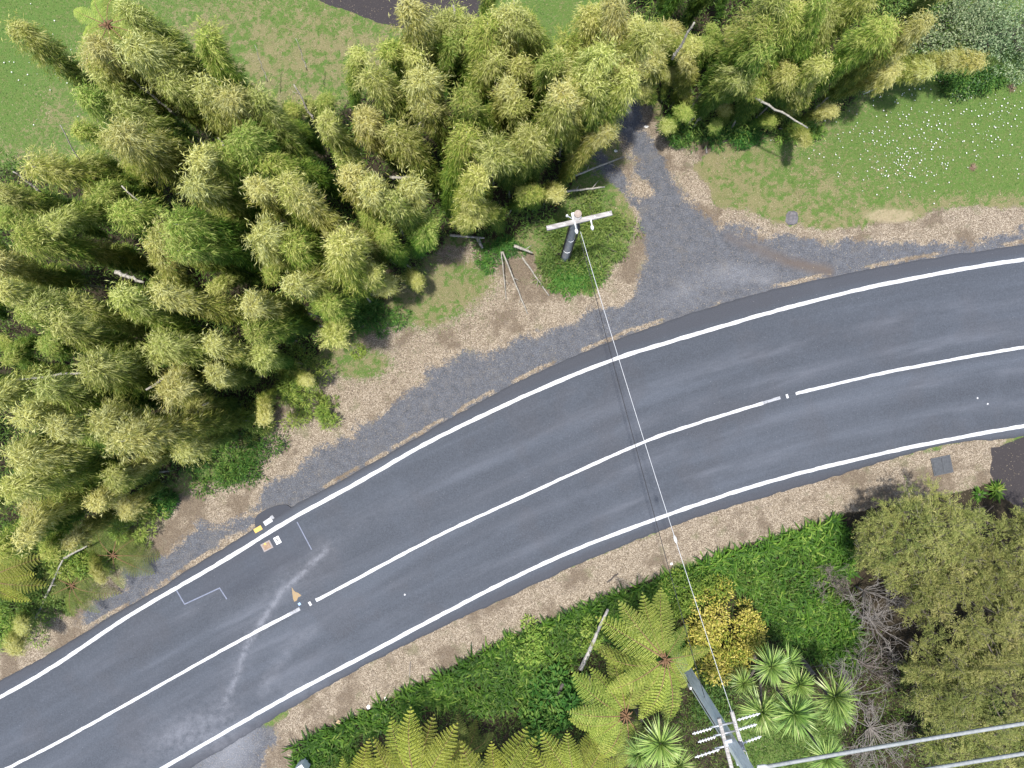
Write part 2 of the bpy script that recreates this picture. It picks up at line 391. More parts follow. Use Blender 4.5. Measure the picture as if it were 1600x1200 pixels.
# a ragged line of leaves caught along the seal's edge
lip = ldist(P2, tope[::4]); lipm = sstep(.16, .02, np.abs(lip-.10+n2*.06))*sstep(-.1, .25, n1+.1)
gra = gra*(1-lipm*.75)
garden_lawn = np.exp(-(((P2[:, 0]/S+800)-1225)/75)**2-(((600-P2[:, 1]/S)-1160)/60)**2)
soil = np.maximum(sstep(-.3, .5, d_grove+wob*.8)*.9, sstep(-.1, .3, d_bed+wob*.4))
soil = soil*(1-np.clip(garden_lawn*2, 0, 1)); 
pth = sstep(-.08, .08, d_path+n2*.08)
gx, gy = P2[:, 0]/S+800, 600-P2[:, 1]/S
def blob(cx, cy, rx, ry): return np.exp(-((gx-cx)/rx)**2-((gy-cy)/ry)**2)
dry = .62*blob(400, 110, 230, 130)+.45*blob(1110, 290, 150, 80)+.30*blob(1230, 320, 190, 70)+.25*blob(100, 180, 100, 100)+.45*blob(640, 480, 150, 110)+.25*blob(1500, 330, 200, 25)+.3*blob(560, 60, 90, 40)
dry = dry+.10*n1+sstep(1.3, .0, -d_grove)*.25+sstep(.9, 0., -d_lit)*.35
dry -= .35*blob(1530, 140, 110, 50)+.35*blob(30, 60, 60, 120)
dry = dry*(.90+1.1*fbm(P2[:, 0], P2[:, 1], .55, 501, 4)+1.1*vnoise(P2[:, 0], P2[:, 1], .17, 507))
dry = np.clip(dry+.10, 0, 1)
# the verge north of the road, half grown over between litter and grove
grown = blob(660, 470, 85, 55)+blob(560, 570, 60, 30)+.6*blob(740, 430, 60, 40)
lit = lit*(1-.72*np.clip(grown*1.2, 0, 1))
sand = sstep(.25, .6, blob(1392, 337, 44, 11)+n2*.15)*.95
drust = ldist(P2, GA([(1138, 371), (1190, 391), (1230, 409), (1295, 424)]))
rust = np.clip(np.exp(-(drust/.26)**2)*(.55+.5*sstep(1150, 1260, gx))+n2*.15-.08, 0, 1)*.8
pale = np.clip(.75*blob(1150, 430, 70, 26)+.5*blob(1060, 470, 60, 26)+.4*blob(1195, 438, 12, 8)+n1*.35-.25, 0, 1)*.55
pale = pale+np.clip(.8*blob(370, 1140, 40, 60)+.5*blob(330, 1200, 60, 30)+n1*.4-.25, 0, 1)*.6
pale *= d_seal < 0.3
Z = n1*.03+n2*.012
Z = Z*sstep(-.2, 1.2, -d_seal)
Z = Z+.04*lit*sstep(0., .4, -d_seal)*(1-gra)
Z = np.where(d_seal > .15, -.05, Z)
cls = np.zeros(len(P2), int)                     # lawn
cls[(lit > .5)] = 1
cls[(soil > .5)] = 2
cls[(gra > .5) & (cls < 9)] = 3
cls[(pth > .5)] = 4
cls[(d_bed > 0) & (cls == 2)] = 5
V3 = np.stack([P2[:, 0], P2[:, 1], Z], 1)
idx = np.arange(nx*ny).reshape(nx, ny)
Q = np.stack([idx[:-1, :-1], idx[1:, :-1], idx[1:, 1:], idx[:-1, 1:]], -1).reshape(-1, 4)
Q = Q[d_seal[Q].max(1) < .6]
qc = cls[Q[:, 0]]
names = ['lawn', 'leaf_litter_verge', 'grove_floor', 'gravel_driveway', 'asphalt_drive', 'garden_bed_soil']
stain = sstep(.02, .42, fbm(P2[:, 0], P2[:, 1], 1.1, 211, 4)+.35*fbm(P2[:, 0], P2[:, 1], .3, 223, 3))
stain = np.clip(stain*.85+sstep(1.1, -.2, -d_grove)*.45*(P2[:, 1] > P2[:, 0]*.35), 0, 1)  # also darker in a band along the groves
AT = dict(stain=stain, litter=lit, gravel=gra, soil=soil, path=pth, dry=dry, sand=sand, rust=rust, pale=pale)
for k, nm in enumerate(names):
    q = Q[qc == k]
    if not len(q): continue
    u, inv = np.unique(q, return_inverse=True)
    me = mesh_np(nm, V3[u], inv.reshape(-1, 4), M['ground'], {a: ('POINT', v[u]) for a, v in AT.items()}, smooth=True)
    tag(link(nm, me), kind='structure')
# land beyond the detailed area, out to the horizon
xo, yo = (xs[0], xs[-1]), (ys[0], ys[-1])
FV = []; FF = []
for (a, b, c, d) in ((-900, xo[0], -900, 900), (xo[1], 900, -900, 900), (xo[0], xo[1], -900, yo[0]), (xo[0], xo[1], yo[1], 900)):
    i = len(FV); FV += [(a, c, -.01), (b, c, -.01), (b, d, -.01), (a, d, -.01)]; FF.append((i, i+1, i+2, i+3))
far = mesh_np('terrain', FV, np.array(FF), M['ground'], {a: ('POINT', np.full(len(FV), .35 if a == 'dry' else 0.)) for a in AT})
tag(link('terrain', far), kind='structure')

# ------------------------------------------------------------------ the road: one cambered sheet with kerbless ragged edges
def along(curve, n): 
    s = np.linspace(0, len(curve)-1, n); i = np.arange(len(curve))
    return np.stack([np.interp(s, i, curve[:, 0]), np.interp(s, i, curve[:, 1])], 1)
NS = 640; NV = 96
# match stations across the road by nearest point to normals of the centre line
cen = along(midc, NS); tan = np.gradient(cen, axis=0); tan /= np.linalg.norm(tan, axis=1)[:, None]; nor = np.stack([-tan[:, 1], tan[:, 0]], 1)
def offs(curve):
    out = []
    for c, t, n in zip(cen, tan, nor):
        r = curve-c; k = np.argmin(np.abs(r@t)+100*(np.linalg.norm(r, axis=1) > 9)); out.append(r[k]@n)
    o = np.array(out); k = np.ones(9)/9
    return np.convolve(np.pad(o, 4, 'edge'), k, 'valid')
oT, oB = offs(tope), offs(bote); lT, lB = offs(topc), offs(botc)
ss = np.arange(NS)*np.linalg.norm(cen[1]-cen[0])
oT = oT+.05*fbm(ss, ss*0, .8, 5, 4)+.035*fbm(ss, ss*0, .22, 6, 2); oB = oB+.06*fbm(ss, ss*0+9, .8, 8, 4)+.04*fbm(ss, ss*0+9, .22, 9, 2)
tt = np.linspace(0, 1, NV)
RV = cen[:, None, :]+nor[:, None, :]*(oB[:, None]*(1-tt)+oT[:, None]*tt)[:, :, None]
ac = (oB[:, None]*(1-tt)+oT[:, None]*tt)
RZ = .055+.05*(1-(ac/4.2)**2)
RZ[:, 0] = RZ[:, -1] = -.03
R3 = np.concatenate([RV, RZ[:, :, None]], 2).reshape(-1, 3)
rp = R3[:, :2]
ri = np.arange(NS*NV).reshape(NS, NV)
RQ = np.stack([ri[:-1, :-1], ri[1:, :-1], ri[1:, 1:], ri[:-1, 1:]], -1).reshape(-1, 4)
du = np.repeat(ss, NV); dv = ac.ravel()
d1 = ldist(rp, GA([(512, 858), (470, 897), (440, 925), (412, 968), (388, 1005), (372, 1050), (358, 1085), (350, 1105)]))
d2 = ldist(rp, GA([(490, 985), (455, 1010), (425, 1050), (410, 1078)])); d3 = ldist(rp, GA([(340, 1110), (300, 1130), (240, 1175), (200, 1200)]))
d4 = ldist(rp, GA([(510, 860), (560, 820), (600, 800), (650, 778)])); d5 = ldist(rp, GA([(345, 960), (400, 935), (450, 895)]))
pn = fbm(rp[:, 0], rp[:, 1], 1.2, 61, 4)
dust = 0.85*np.exp(-(d1/(.13+.05*pn))**2)+.20*np.exp(-(d1/.6)**2)+.34*np.exp(-(d2/.28)**2)+.25*np.exp(-(d3/.7)**2)+.12*np.exp(-(d4/.4)**2)+.14*np.exp(-(d5/.35)**2)
bx, by = rp[:, 0]/S+800, 600-rp[:, 1]/S
dust += .55*np.exp(-((bx-330)/90)**2-((by-1150)/35)**2)+.28*np.exp(-((bx-470)/60)**2-((by-1075)/25)**2)
dust = np.clip(dust, 0, 1)
track = sum(np.exp(-((dv-o)/.32)**2) for o in (2.05, .75, -.85, -2.2))*.5
track = np.clip(track*(.6+.9*sstep(-.3, .5, fbm(du, dv, 6., 71, 3))), 0, 1)*.62
edge = np.clip(sstep(.12, .40, dv-np.repeat(lT, NV))+sstep(.12, .4, np.repeat(lB, NV)-dv), 0, 1)
PATCHES = [[(268, 908), (290, 943), (344, 918), (356, 935), (420, 905), (490, 860), (470, 820), (455, 790), (405, 815), (330, 866)]]
dp = np.max([sdist(rp, GA(p)) for p in PATCHES], axis=0)
patch = sstep(-.03, .03, dp)
cut = 0*sstep(.045, .015, np.minimum(ldist(rp, GA([(276, 921), (290, 943), (344, 917), (354, 934)])), ldist(rp, GA([(463, 812), (488, 858)]))))
me = mesh_np('road', R3, RQ, M['road'], dict(along=('POINT', du), across=('POINT', dv), dust=('POINT', dust), track=('POINT', track), edge=('POINT', edge), patch=('POINT', patch), cut=('POINT', cut)), smooth=True)
road = tag(link('road', me), kind='structure')
def road_z(v): return .055+.05*(1-(v/4.2)**2)+.005
def stripe(off, w, s0, s1, name, mat, label=None, jag=.026):
    """painted band at offset off(s) from the centre line, a child of the road"""
    i0, i1 = int(s0*(NS-1)), int(s1*(NS-1)); k = np.arange(i0, i1+1)
    V = []; 
    e = fbm(ss[k], ss[k]*0, .35, 77, 3)*jag; e2 = fbm(ss[k], ss[k]*0+4, .35, 78, 3)*jag
    o = off[k]
    for j, q in enumerate(k):
        for sgn, ee in ((-1, e[j]), (1, e2[j])):
            v = o[j]+sgn*(w/2)+ee
            p = cen[q]+nor[q]*v; V.append((p[0], p[1], road_z(v)))
    F = [(2*j, 2*j+2, 2*j+3, 2*j+1) for j in range(len(k)-1)]
    o_ = link(name, mesh_np(name, V, np.array(F), mat), road)
    if label: o_['label'] = label
    return o_
def stat(px, py):
    p = np.array(G(px, py)[:2]); return np.argmin(np.linalg.norm(cen-p, axis=1))/(NS-1)
zero = np.zeros(NS)
stripe(lT, .165, 0, 1, 'edge_line', M['paint'], 'white edge line on the bamboo side of the road')
stripe(lB, .160, 0, 1, 'edge_line', M['paint'], 'white edge line on the garden side of the road')
stripe(zero, .132, 0, stat(456, 957), 'centre_line', M['paint'], 'white centre line in the lower left corner')
stripe(zero, .15, stat(458, 956), stat(474, 949), 'centre_line', M['worn_paint'], 'worn end of the lower left centre line')
stripe(zero, .132, stat(497, 938), stat(1194, 629), 'centre_line', M['paint'], 'longest white centre line across the middle')
stripe(zero, .13, stat(1196, 628), stat(1219, 621), 'centre_line', M['worn_paint'], 'worn grey end of the middle centre line')
stripe(zero, .132, stat(1243, 615), 1, 'centre_line', M['paint'], 'white centre line at the right side')
def decal(pts, name, mat, label):
    V = []
    for p in pts:
        g = G(*p); k = np.argmin(np.linalg.norm(cen-np.array(g[:2]), axis=1)); v = (np.array(g[:2])-cen[k])@nor[k]
        V.append((g.x, g.y, road_z(v)+.001))
    o = link(name, mesh_np(name, V, np.array([list(range(len(V)))][::-1]), mat), road); o['label'] = label; return o
def rect(cx, cy, w, h, a):
    c, s = math.cos(a), math.sin(a)
    return [(cx+x*c-y*s, cy+x*s+y*c) for x, y in ((-w/2, h/2), (w/2, h/2), (w/2, -h/2), (-w/2, -h/2))]
RA = math.radians(-30)
decal(rect(404, 826.5, 13, 7, RA), 'paint_mark', M['yellow_paint'], 'yellow painted rectangle outside the edge line')
decal(rect(419.5, 814.5, 14, 7.5, math.radians(-33)), 'paint_mark', M['paint'], 'white painted rectangle on the dark patch')
decal(rect(426, 808, 5, 6, math.radians(-33)), 'paint_mark', M['worn_paint'], 'faded grey end of the white rectangle')
decal([(457, 916), (460, 921), (463, 924), (467, 925), (472, 929), (470, 931), (467, 932), (465, 937), (461, 939), (459, 934), (458, 926)][::-1], 'paint_spill', M['orange_paint'], 'orange paint spill beside the centre line')
decal(rect(469, 942.5, 4, 4, RA), 'road_stud', M['blue_paint'], 'pale blue square marker near the centre line')
decal(rect(485.5, 942, 4, 6.5, RA), 'road_stud', M['paint'], 'white square stud in the lower centre line gap')
decal(rect(1228.5, 619, 3.6, 6.5, math.radians(-18)), 'road_stud', M['paint'], 'white square stud in the right centre line gap')
for (a, b) in ((1541, 631), (1525, 622), (633, 928)):
    decal(rect(a, b, 2.4, 2.6, .3), 'paint_fleck', M['paint'], 'small white fleck on the asphalt')
def ribbon(pts, w, name, mat, label):
    c = spline(GA(pts), .12) if len(pts) > 9 else np.concatenate([np.linspace(a, b, 14) for a, b in zip(GA(pts)[:-1], GA(pts)[1:])])
    V = []
    tg = np.gradient(c, axis=0); tg /= np.maximum(np.linalg.norm(tg, axis=1), 1e-6)[:, None]
    for p, t in zip(c, tg):
        k = np.argmin(np.linalg.norm(cen-p, axis=1)); v = (p-cen[k])@nor[k]
        for sg in (-1, 1): V.append((p[0]-sg*t[1]*w/2, p[1]+sg*t[0]*w/2, road_z(v)+.002))
    F = [(2*j, 2*j+2, 2*j+3, 2*j+1) for j in range(len(c)-1)]
    o = link(name, mesh_np(name, V, np.array(F), mat), road); o['label'] = label
CUT = solid_mat('faded_survey_paint', (.11, .125, .17), (.17, .19, .25), 12, .8)
ribbon([(277, 921), (290, 943), (344, 918)], .05, 'survey_line', CUT, 'faint blue survey line, left pair of strokes')
ribbon([(344, 917), (356, 935)], .05, 'survey_line', CUT, 'faint blue survey line, short end stroke')
ribbon([(465, 815), (488, 858)], .045, 'survey_line', CUT, 'faint blue survey line beside the white utility cover')
# darker new seal bulging over the verge beside the edge line
BULGE = [(400, 824), (398, 812), (404, 803), (414, 797), (428, 791), (443, 788), (452, 790), (458, 797), (461, 806), (440, 812), (420, 828)]
bp = spline(GA(BULGE+[BULGE[0]]), .08)[:-1]
mb = MB(); mb.prism([(p[0], p[1]) for p in bp][::-1] if False else [(p[0], p[1]) for p in bp], -.02, .052)
NEWSEAL = solid_mat('new_seal', (.028, .031, .039), (.046, .050, .062), 60, .85, .3, .3)
o = mb.build('seal_patch', NEWSEAL, road); o['label'] = 'dark rounded patch of newer seal on the verge edge'

# ------------------------------------------------------------------ leaf builders
def frame_from(D):
    """side vectors for unit directions D"""
    up = np.zeros_like(D); up[:, 2] = 1
    s = np.cross(D, up); n = np.linalg.norm(s, axis=1)[:, None]
    s = np.where(n < 1e-4, np.array([[1., 0, 0]]), s/np.maximum(n, 1e-6))
    return s
def norm(a): return a/np.maximum(np.linalg.norm(a, axis=1)[:, None], 1e-9)
def leaf_quads(P, D, L, Wd, droop, tint, rng, roll=.6, waist=.42):
    """diamond leaves bent at the waist: 4 vertices, 1 quad each"""
    n = len(P); s = frame_from(D); r = rng.normal(0, roll, n)[:, None]
    u = np.cross(s, D); s2 = s*np.cos(r)+u*np.sin(r)
    L = np.broadcast_to(L, n)[:, None]; Wd = np.broadcast_to(Wd, n)[:, None]
    m = P+D*L*waist
    t = P+D*L; t[:, 2] -= (np.broadcast_to(droop, n)*L[:, 0])
    V = np.stack([P, m+s2*Wd/2, t, m-s2*Wd/2], 1).reshape(-1, 3)
    F = np.arange(4*n).reshape(n, 4)
    return V, F, np.asarray(tint)
def straps(P, D, L, Wd, bend, tint, rng, seg=3, taper=.25):
    """long arching straps: seg quads each (last one closes to a point)"""
    n = len(P); s = frame_from(D); L = np.broadcast_to(L, n); Wd = np.broadcast_to(Wd, n); bend = np.broadcast_to(bend, n)
    rows = []; 
    for k in range(seg+1):
        t = k/seg
        c = P+D*(L*t)[:, None]; c = c.copy(); c[:, 2] -= bend*L*t*t
        w = Wd*(1-(1-taper)*t**2)*(.55+.45*min(1, t*4)) if k < seg else Wd*.06
        rows += [c-s*(w/2)[:, None], c+s*(w/2)[:, None]]
    V = np.stack(rows, 1).reshape(-1, 3); m = 2*(seg+1)
    base = np.arange(n)[:, None]*m
    F = np.concatenate([base+np.array([[2*k, 2*k+1, 2*k+3, 2*k+2]]) for k in range(seg)], 1).reshape(-1, 4)
    return V, F, np.repeat(np.asarray(tint), seg)
def join(parts):
    Vs = []; Fs = []; Ts = []; n = 0
    for V, F, T in parts:
        Vs.append(V); Fs.append(F+n); Ts.append(T); n += len(V)
    return np.concatenate(Vs), np.concatenate(Fs), np.concatenate(Ts)
def leaf_mesh(name, VFT, mat):
    return mesh_np(name, VFT[0], VFT[1], mat, {'tint': ('FACE', VFT[2])})

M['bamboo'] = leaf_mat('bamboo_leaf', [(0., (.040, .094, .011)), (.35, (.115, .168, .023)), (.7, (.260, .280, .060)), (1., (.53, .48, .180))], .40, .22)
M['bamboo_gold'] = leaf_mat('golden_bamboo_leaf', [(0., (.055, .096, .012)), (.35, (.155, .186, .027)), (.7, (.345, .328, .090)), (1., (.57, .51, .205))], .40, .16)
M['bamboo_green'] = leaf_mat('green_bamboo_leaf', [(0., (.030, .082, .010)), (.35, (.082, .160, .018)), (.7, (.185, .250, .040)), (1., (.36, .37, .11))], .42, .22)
M['bamboo_low'] = leaf_mat('undergrowth_leaf', [(0., (.030, .065, .010)), (.5, (.070, .125, .020)), (1., (.14, .18, .04))], .35, .2)  # greens taken darker, putting the grove shade into the leaf colour
M['culm'] = solid_mat('bamboo_culm', (.15, .14, .115), (.34, .32, .275), 9, .6, .4, .1, (1, 1, .25))
M['culm_green'] = solid_mat('green_bamboo_culm', (.12, .13, .06), (.25, .25, .15), 6, .6, .4, .1, (1, 1, .25))
M['grey_wood'] = solid_mat('weathered_wood', (.16, .145, .13), (.42, .40, .38), 5, .85, .2, .4, (4, 4, .6))
M['dark_wood'] = solid_mat('dark_wood', (.035, .03, .026), (.09, .08, .075), 8, .9, .2, .4)
M['bark'] = solid_mat('grey_brown_bark', (.075, .062, .052), (.19, .165, .145), 12, .9, .15, .5)
M['pale_twig'] = solid_mat('pale_dead_twig', (.12, .108, .098), (.235, .215, .195), 12, .9, .15, .2)

# ------------------------------------------------------------------ bamboo: 10 plume shapes shared by every plant
def culm_curve(h, arch, az, n=14):
    t = np.linspace(0, 1, n)
    return np.stack([arch*t**3*math.cos(az), arch*t**3*math.sin(az), h*t-.10*arch*t**3], 1)
def bamboo_variant(seed, h=9.0, arch=.6, dense=1.0, low=.30, rmax=.78):
    rng = np.random.default_rng(seed)
    C = culm_curve(h, arch, 0.0, 40)
    mb = MB()
    rad = [.050*(1-.82*i/13) for i in range(14)]
    pts = culm_curve(h, arch, 0.0, 14); mb.tube(pts, rad, 7)
    for k in range(1, 13):                      # node rings
        p = pts[k]; mb.tube([(p[0], p[1], p[2]-.02), (p[0], p[1], p[2]+.02)], rad[k]*1.22, 7)
    cm = mb.mesh('bamboo_culm', M['culm'])
    parts = []
    tn = rng.uniform(0, 1, int(120*dense)); t = low+(1-low)*tn**.72
    lump = rng.uniform(.55, 1.25, 9)            # sprays of different reach up the culm, with gaps between
    for tk in t:
        i = tk*39; i0 = int(min(i, 38)); p = C[i0]*(1-(i-i0))+C[i0+1]*(i-i0)
        prof = np.interp(tk, [low, .45, .62, .80, .93, 1.0], [.38, .60, .80, .96, 1.0, .80])
        lp = np.interp(tk*8, np.arange(9), lump); a1 = 9.0*tk+seed
        for az in rng.uniform(0, 2*PI, 5):
            R_ = rmax*prof*lp*rng.uniform(.45, 1.15)*(1+.28*math.sin(az*2+a1))
            d = np.array([math.cos(az), math.sin(az), rng.uniform(-.1, .85)]); d /= np.linalg.norm(d)
            nl = 30; q = rng.uniform(.15, 1.0, nl)**.8
            pos = p+d*(R_*q)[:, None]; pos[:, 2] -= .5*R_*q**2
            pos += rng.normal(0, .05, (nl, 3))
            D = np.array([d[0], d[1], 0])*rng.uniform(.35, 1.1, (nl, 1))+rng.normal(0, .34, (nl, 3)); D[:, 2] -= rng.uniform(.1, .9, nl)
            D = norm(D)
            tb = rng.uniform(0, 1)
            tint = np.clip(.0+.84*((tk-low)/(1-low))**1.7+.34*(tb-.5)+rng.normal(0, .20, nl), 0, 1)  # paler new tips; lower leaves darkened to paint shade between crowns
            parts.append(leaf_quads(pos, D, rng.uniform(.12, .24, nl), rng.uniform(.012, .021, nl), rng.uniform(0, .35, nl), tint, rng, .9))
    # leading shoot, leaves flare round the nodding tip
    nl = 170; az = rng.uniform(0, 2*PI, nl); D = norm(np.stack([np.cos(az), np.sin(az), rng.uniform(-.3, 1.0, nl)], 1))
    pos = C[-1]+rng.normal(0, 1, (nl, 3))*np.array([.22, .22, .14])
    parts.append(leaf_quads(pos, D, rng.uniform(.12, .22, nl), .024, .2, np.clip(rng.normal(.80, .16, nl), 0, 1), rng))
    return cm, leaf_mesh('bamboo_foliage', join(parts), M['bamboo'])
BAM = [bamboo_variant(100+k, 9.0, [.35, .7, 1.1, .5, .9, .25, .6, 1.4][k], [1.2, 1.0, 1.2, .9, 1.15, 1.2, .8, 1.0][k], [.20, .24, .16, .30, .20, .14, .32, .20][k], [.70, .57, .65, .50, .74, .60, .46, .56][k]) for k in range(8)]

TIPS_W = [(118, 61), (30, 64), (310, 162), (169, 209), (202, 199), (267, 202), (388, 209), (472, 236), (371, 287), (425, 294), (489, 327), (442, 368), (294, 310), (304, 344), (179, 327), (74, 287), (20, 304),
    (283, 267), (331, 267), (256, 375), (364, 368), (412, 202), (34, 354), (101, 365), (506, 162), (344, 125), (230, 20), (219, 61), (287, 80),
    (601, 22), (645, 121), (719, 111), (753, 159), (712, 37), (817, 132), (814, 209), (787, 192), (776, 314), (729, 331), (682, 250), (581, 263), (560, 290), (611, 297), (567, 169), (655, 216),
    (976, 37), (979, 98), (898, 209), (874, 135), (854, 162), (945, 192), (878, 84), (918, 44), (851, 37), (803, 20), (874, 17), (601, 388), (560, 421), (594, 442), (648, 435), (641, 364),
    (216, 420), (189, 458), (310, 471), (378, 451), (408, 501), (476, 420), (499, 464), (250, 515), (206, 512), (256, 545), (148, 512), (20, 468), (74, 478), (78, 539), (125, 582), (223, 603), (290, 603), (395, 555), (395, 630), (341, 559),
    (20, 630), (51, 636), (159, 677), (230, 677), (469, 596), (20, 704), (67, 700), (111, 680), (155, 751), (202, 728), (24, 751), (500, 505), (256, 657), (287, 697),
    (22, 782), (48, 815), (143, 771), (190, 793), (15, 1017), (22, 985), (110, 833), (145, 905), (-30, 560), (-40, 420), (-30, 860), (640, 300), (520, 390), (545, 340), (700, 290), (840, 290), (870, 270), (910, 150), (950, 140), (620, 60), (760, 70), (620, 105), (660, 70), (690, 20), (735, 95), (780, 115), (640, 35), (830, 75), (930, 95), (900, 60), (958, 70), (935, 20), (990, 62), (986, 15), (965, 130), (100, 130), (150, 120), (80, 240), (130, 260), (250, 110), (190, 90), (690, 160), (740, 230)]
LOWTIP = {(601, 388): 6.5, (560, 421): 6.5, (594, 442): 5.5, (648, 435): 4.5, (469, 596): 6, (462, 650): 4.5, (526, 677): 2.3, (395, 630): 6.5, (15, 1017): 3.6, (22, 985): 4, (145, 905): 2.2, (90, 870): 4, (190, 793): 5,
          (155, 751): 6.5, (110, 833): 5, (40, 930): 4, (48, 815): 6, (729, 331): 7.5, (776, 314): 8.6, (500, 505): 6, (945, 192): 5.2, (898, 209): 6.5, (840, 290): 5, (870, 270): 4.6, (641, 364): 6, (287, 697): 5.5, (202, 728): 5.5, (143, 771): 6}
TIPS_E = [(1201, 38), (1250, 21), (1330, 21), (1306, 38), (1236, 101), (1190, 133), (1362, 101), (1390, 77), (1299, 168), (1264, 119), (1075, 133), (1110, 87), (1145, 164), (1092, 21), (1050, 192), (1432, 21), (1048, 110), (1055, 40), (1160, 60), (1130, 190), (1210, 175), (1340, 60), (1180, 20), (1290, 80), (1070, 170), (1240, 160), (1170, 80), (1220, 70), (1380, 30), (1150, 110), (1420, 60), (1350, -10), (1250, -20)]
SPECIAL_E = [((1024, 75), 6.0, (1014, 130)), ((1032, 20), 6.5, (1016, 100)), ((1018, 130), 4.0, (1020, 170)), ((1536, 76), 3.4, (1330, 118)), ((1281, 203), 3.0, (1215, 200)), ((1450, 95), 3.6, (1300, 140)), ((1490, 78), 3.6, (1310, 115)), ((1395, 110), 4.2, (1270, 165))]
bam_list = []
polyW, polyE = np.array(GROVE_W, float), np.array(GROVE_E, float)
def clamp_in(b, poly, margin):
    """pull a base point back inside the planted area"""
    b = np.array(b, float)
    for _ in range(60):
        d = sdist(b[None], poly)[0]
        if d >= margin: break
        e = 2.0; g = np.array([sdist((b+[e, 0])[None], poly)[0]-sdist((b-[e, 0])[None], poly)[0], sdist((b+[0, e])[None], poly)[0]-sdist((b-[0, e])[None], poly)[0]])
        b = b+g/(np.linalg.norm(g)+1e-9)*5
    return b
def tip_plan(t, h): f = (H-h)/H; return np.array([800+(t[0]-800)*f, 600+(t[1]-600)*f])
rb = np.random.default_rng(5)
def fit_h(t, h, poly, m):
    while h > 2.6 and sdist(tip_plan(t, h)[None], poly)[0] < m: h -= .2
    return h
for t in TIPS_W:
    h = fit_h(t, LOWTIP.get(t, rb.uniform(7.6, 9.8)), polyW, (-10 if t in LOWTIP else 8) if t[1] > 300 else -10); tp = tip_plan(t, h)
    b = clamp_in(tp+rb.normal(0, 14, 2), polyW, 10); bam_list.append((t, h, tp, b, 'W'))
for t in TIPS_E:
    h = fit_h(t, rb.uniform(7.0, 9.4), polyE, 18); tp = tip_plan(t, h); b = clamp_in(tp+rb.normal(0, 12, 2), polyE, 10); bam_list.append((t, h, tp, b, 'E'))
for t, h, b in SPECIAL_E:
    bam_list.append((t, h, tip_plan(t, h), np.array(b, float), 'E'))
bases = [x[3] for x in bam_list]
def fill(poly, n, box, hr, side, mind):
    c = 0; tries = 0
    while c < n and tries < 6000:
        tries += 1
        b = np.array([rb.uniform(box[0], box[2]), rb.uniform(box[1], box[3])])
        if sdist(b[None], poly)[0] < 26 or (b[0] < 230 and b[1] > 800): continue
        if min(np.linalg.norm(b-q) for q in bases) < mind: continue
        h = rb.uniform(*hr); tp = b+rb.normal(0, 16, 2); f = H/(H-h)
        t = (800+(tp[0]-800)*f, 600+(tp[1]-600)*f)
        if not (-120 < t[0] < 1640 and -140 < t[1]): continue
        bases.append(b); bam_list.append((t, h, tp, b, side)); c += 1
N_SEEN = len(bam_list)
fill(polyW, 84, (0, 85, 950, 1050), (3.4, 6.2), 'W', 20)
fill(polyE, 28, (1000, -60, 1500, 225), (3.0, 6.0), 'E', 20)

ORD = ['first', 'second', 'third', 'fourth', 'fifth', 'sixth', 'seventh', 'eighth', 'ninth', 'tenth', 'eleventh', 'twelfth', 'thirteenth', 'fourteenth', 'fifteenth', 'sixteenth']
def bamboo_words(t, h, side, lean, hue):
    x, y = t
    size = 'short' if h < 4.6 else 'tall' if h > 7.6 else 'mid-height'
    shape = '' if lean < .10 else 'leaning ' if lean < .24 else 'strongly leaning '
    if side == 'E':
        place = ('over the daisy lawn' if x > 1380 else 'at the lawn-side tip of the right grove' if (x > 1250 and y > 150) else
                 'along the driveway side of the right grove' if x < 1090 else 'in the middle of the right grove' if y > 60 else 'at the top edge of the right grove')
    else:
        if y > 880: place = 'beside the ferns at lower left'
        elif y > 720: place = 'above the leafy verge at lower left'
        elif x > 420 and y > 560: place = 'overhanging the leaf-strewn verge'
        elif x > 860 and y < 260: place = 'on the left side of the driveway'
        elif x > 690 and y > 240: place = 'behind the wooden power pole'
        elif x > 480 and y > 340: place = 'at the verge-side grove edge'
        elif y < 110 and x < 330: place = 'over the top left lawn'
        elif y < 120: place = 'at the top edge left of the driveway'
        elif x < 330 and y < 400: place = 'along the upper left lawn edge'
        elif x < 160: place = 'at the left margin of the grove'
        elif x > 480: place = 'in the upper middle grove'
        elif y < 480: place = 'in the dense heart of the left grove'
        else: place = 'in the lower heart of the left grove'
    return f'{size} {shape}{hue} bamboo {place}'
Q0 = Vector((0, 0, 1))
HUES = {'golden': M['bamboo_gold'], 'yellow-green': M['bamboo'], 'green': M['bamboo_green']}
todo = {}
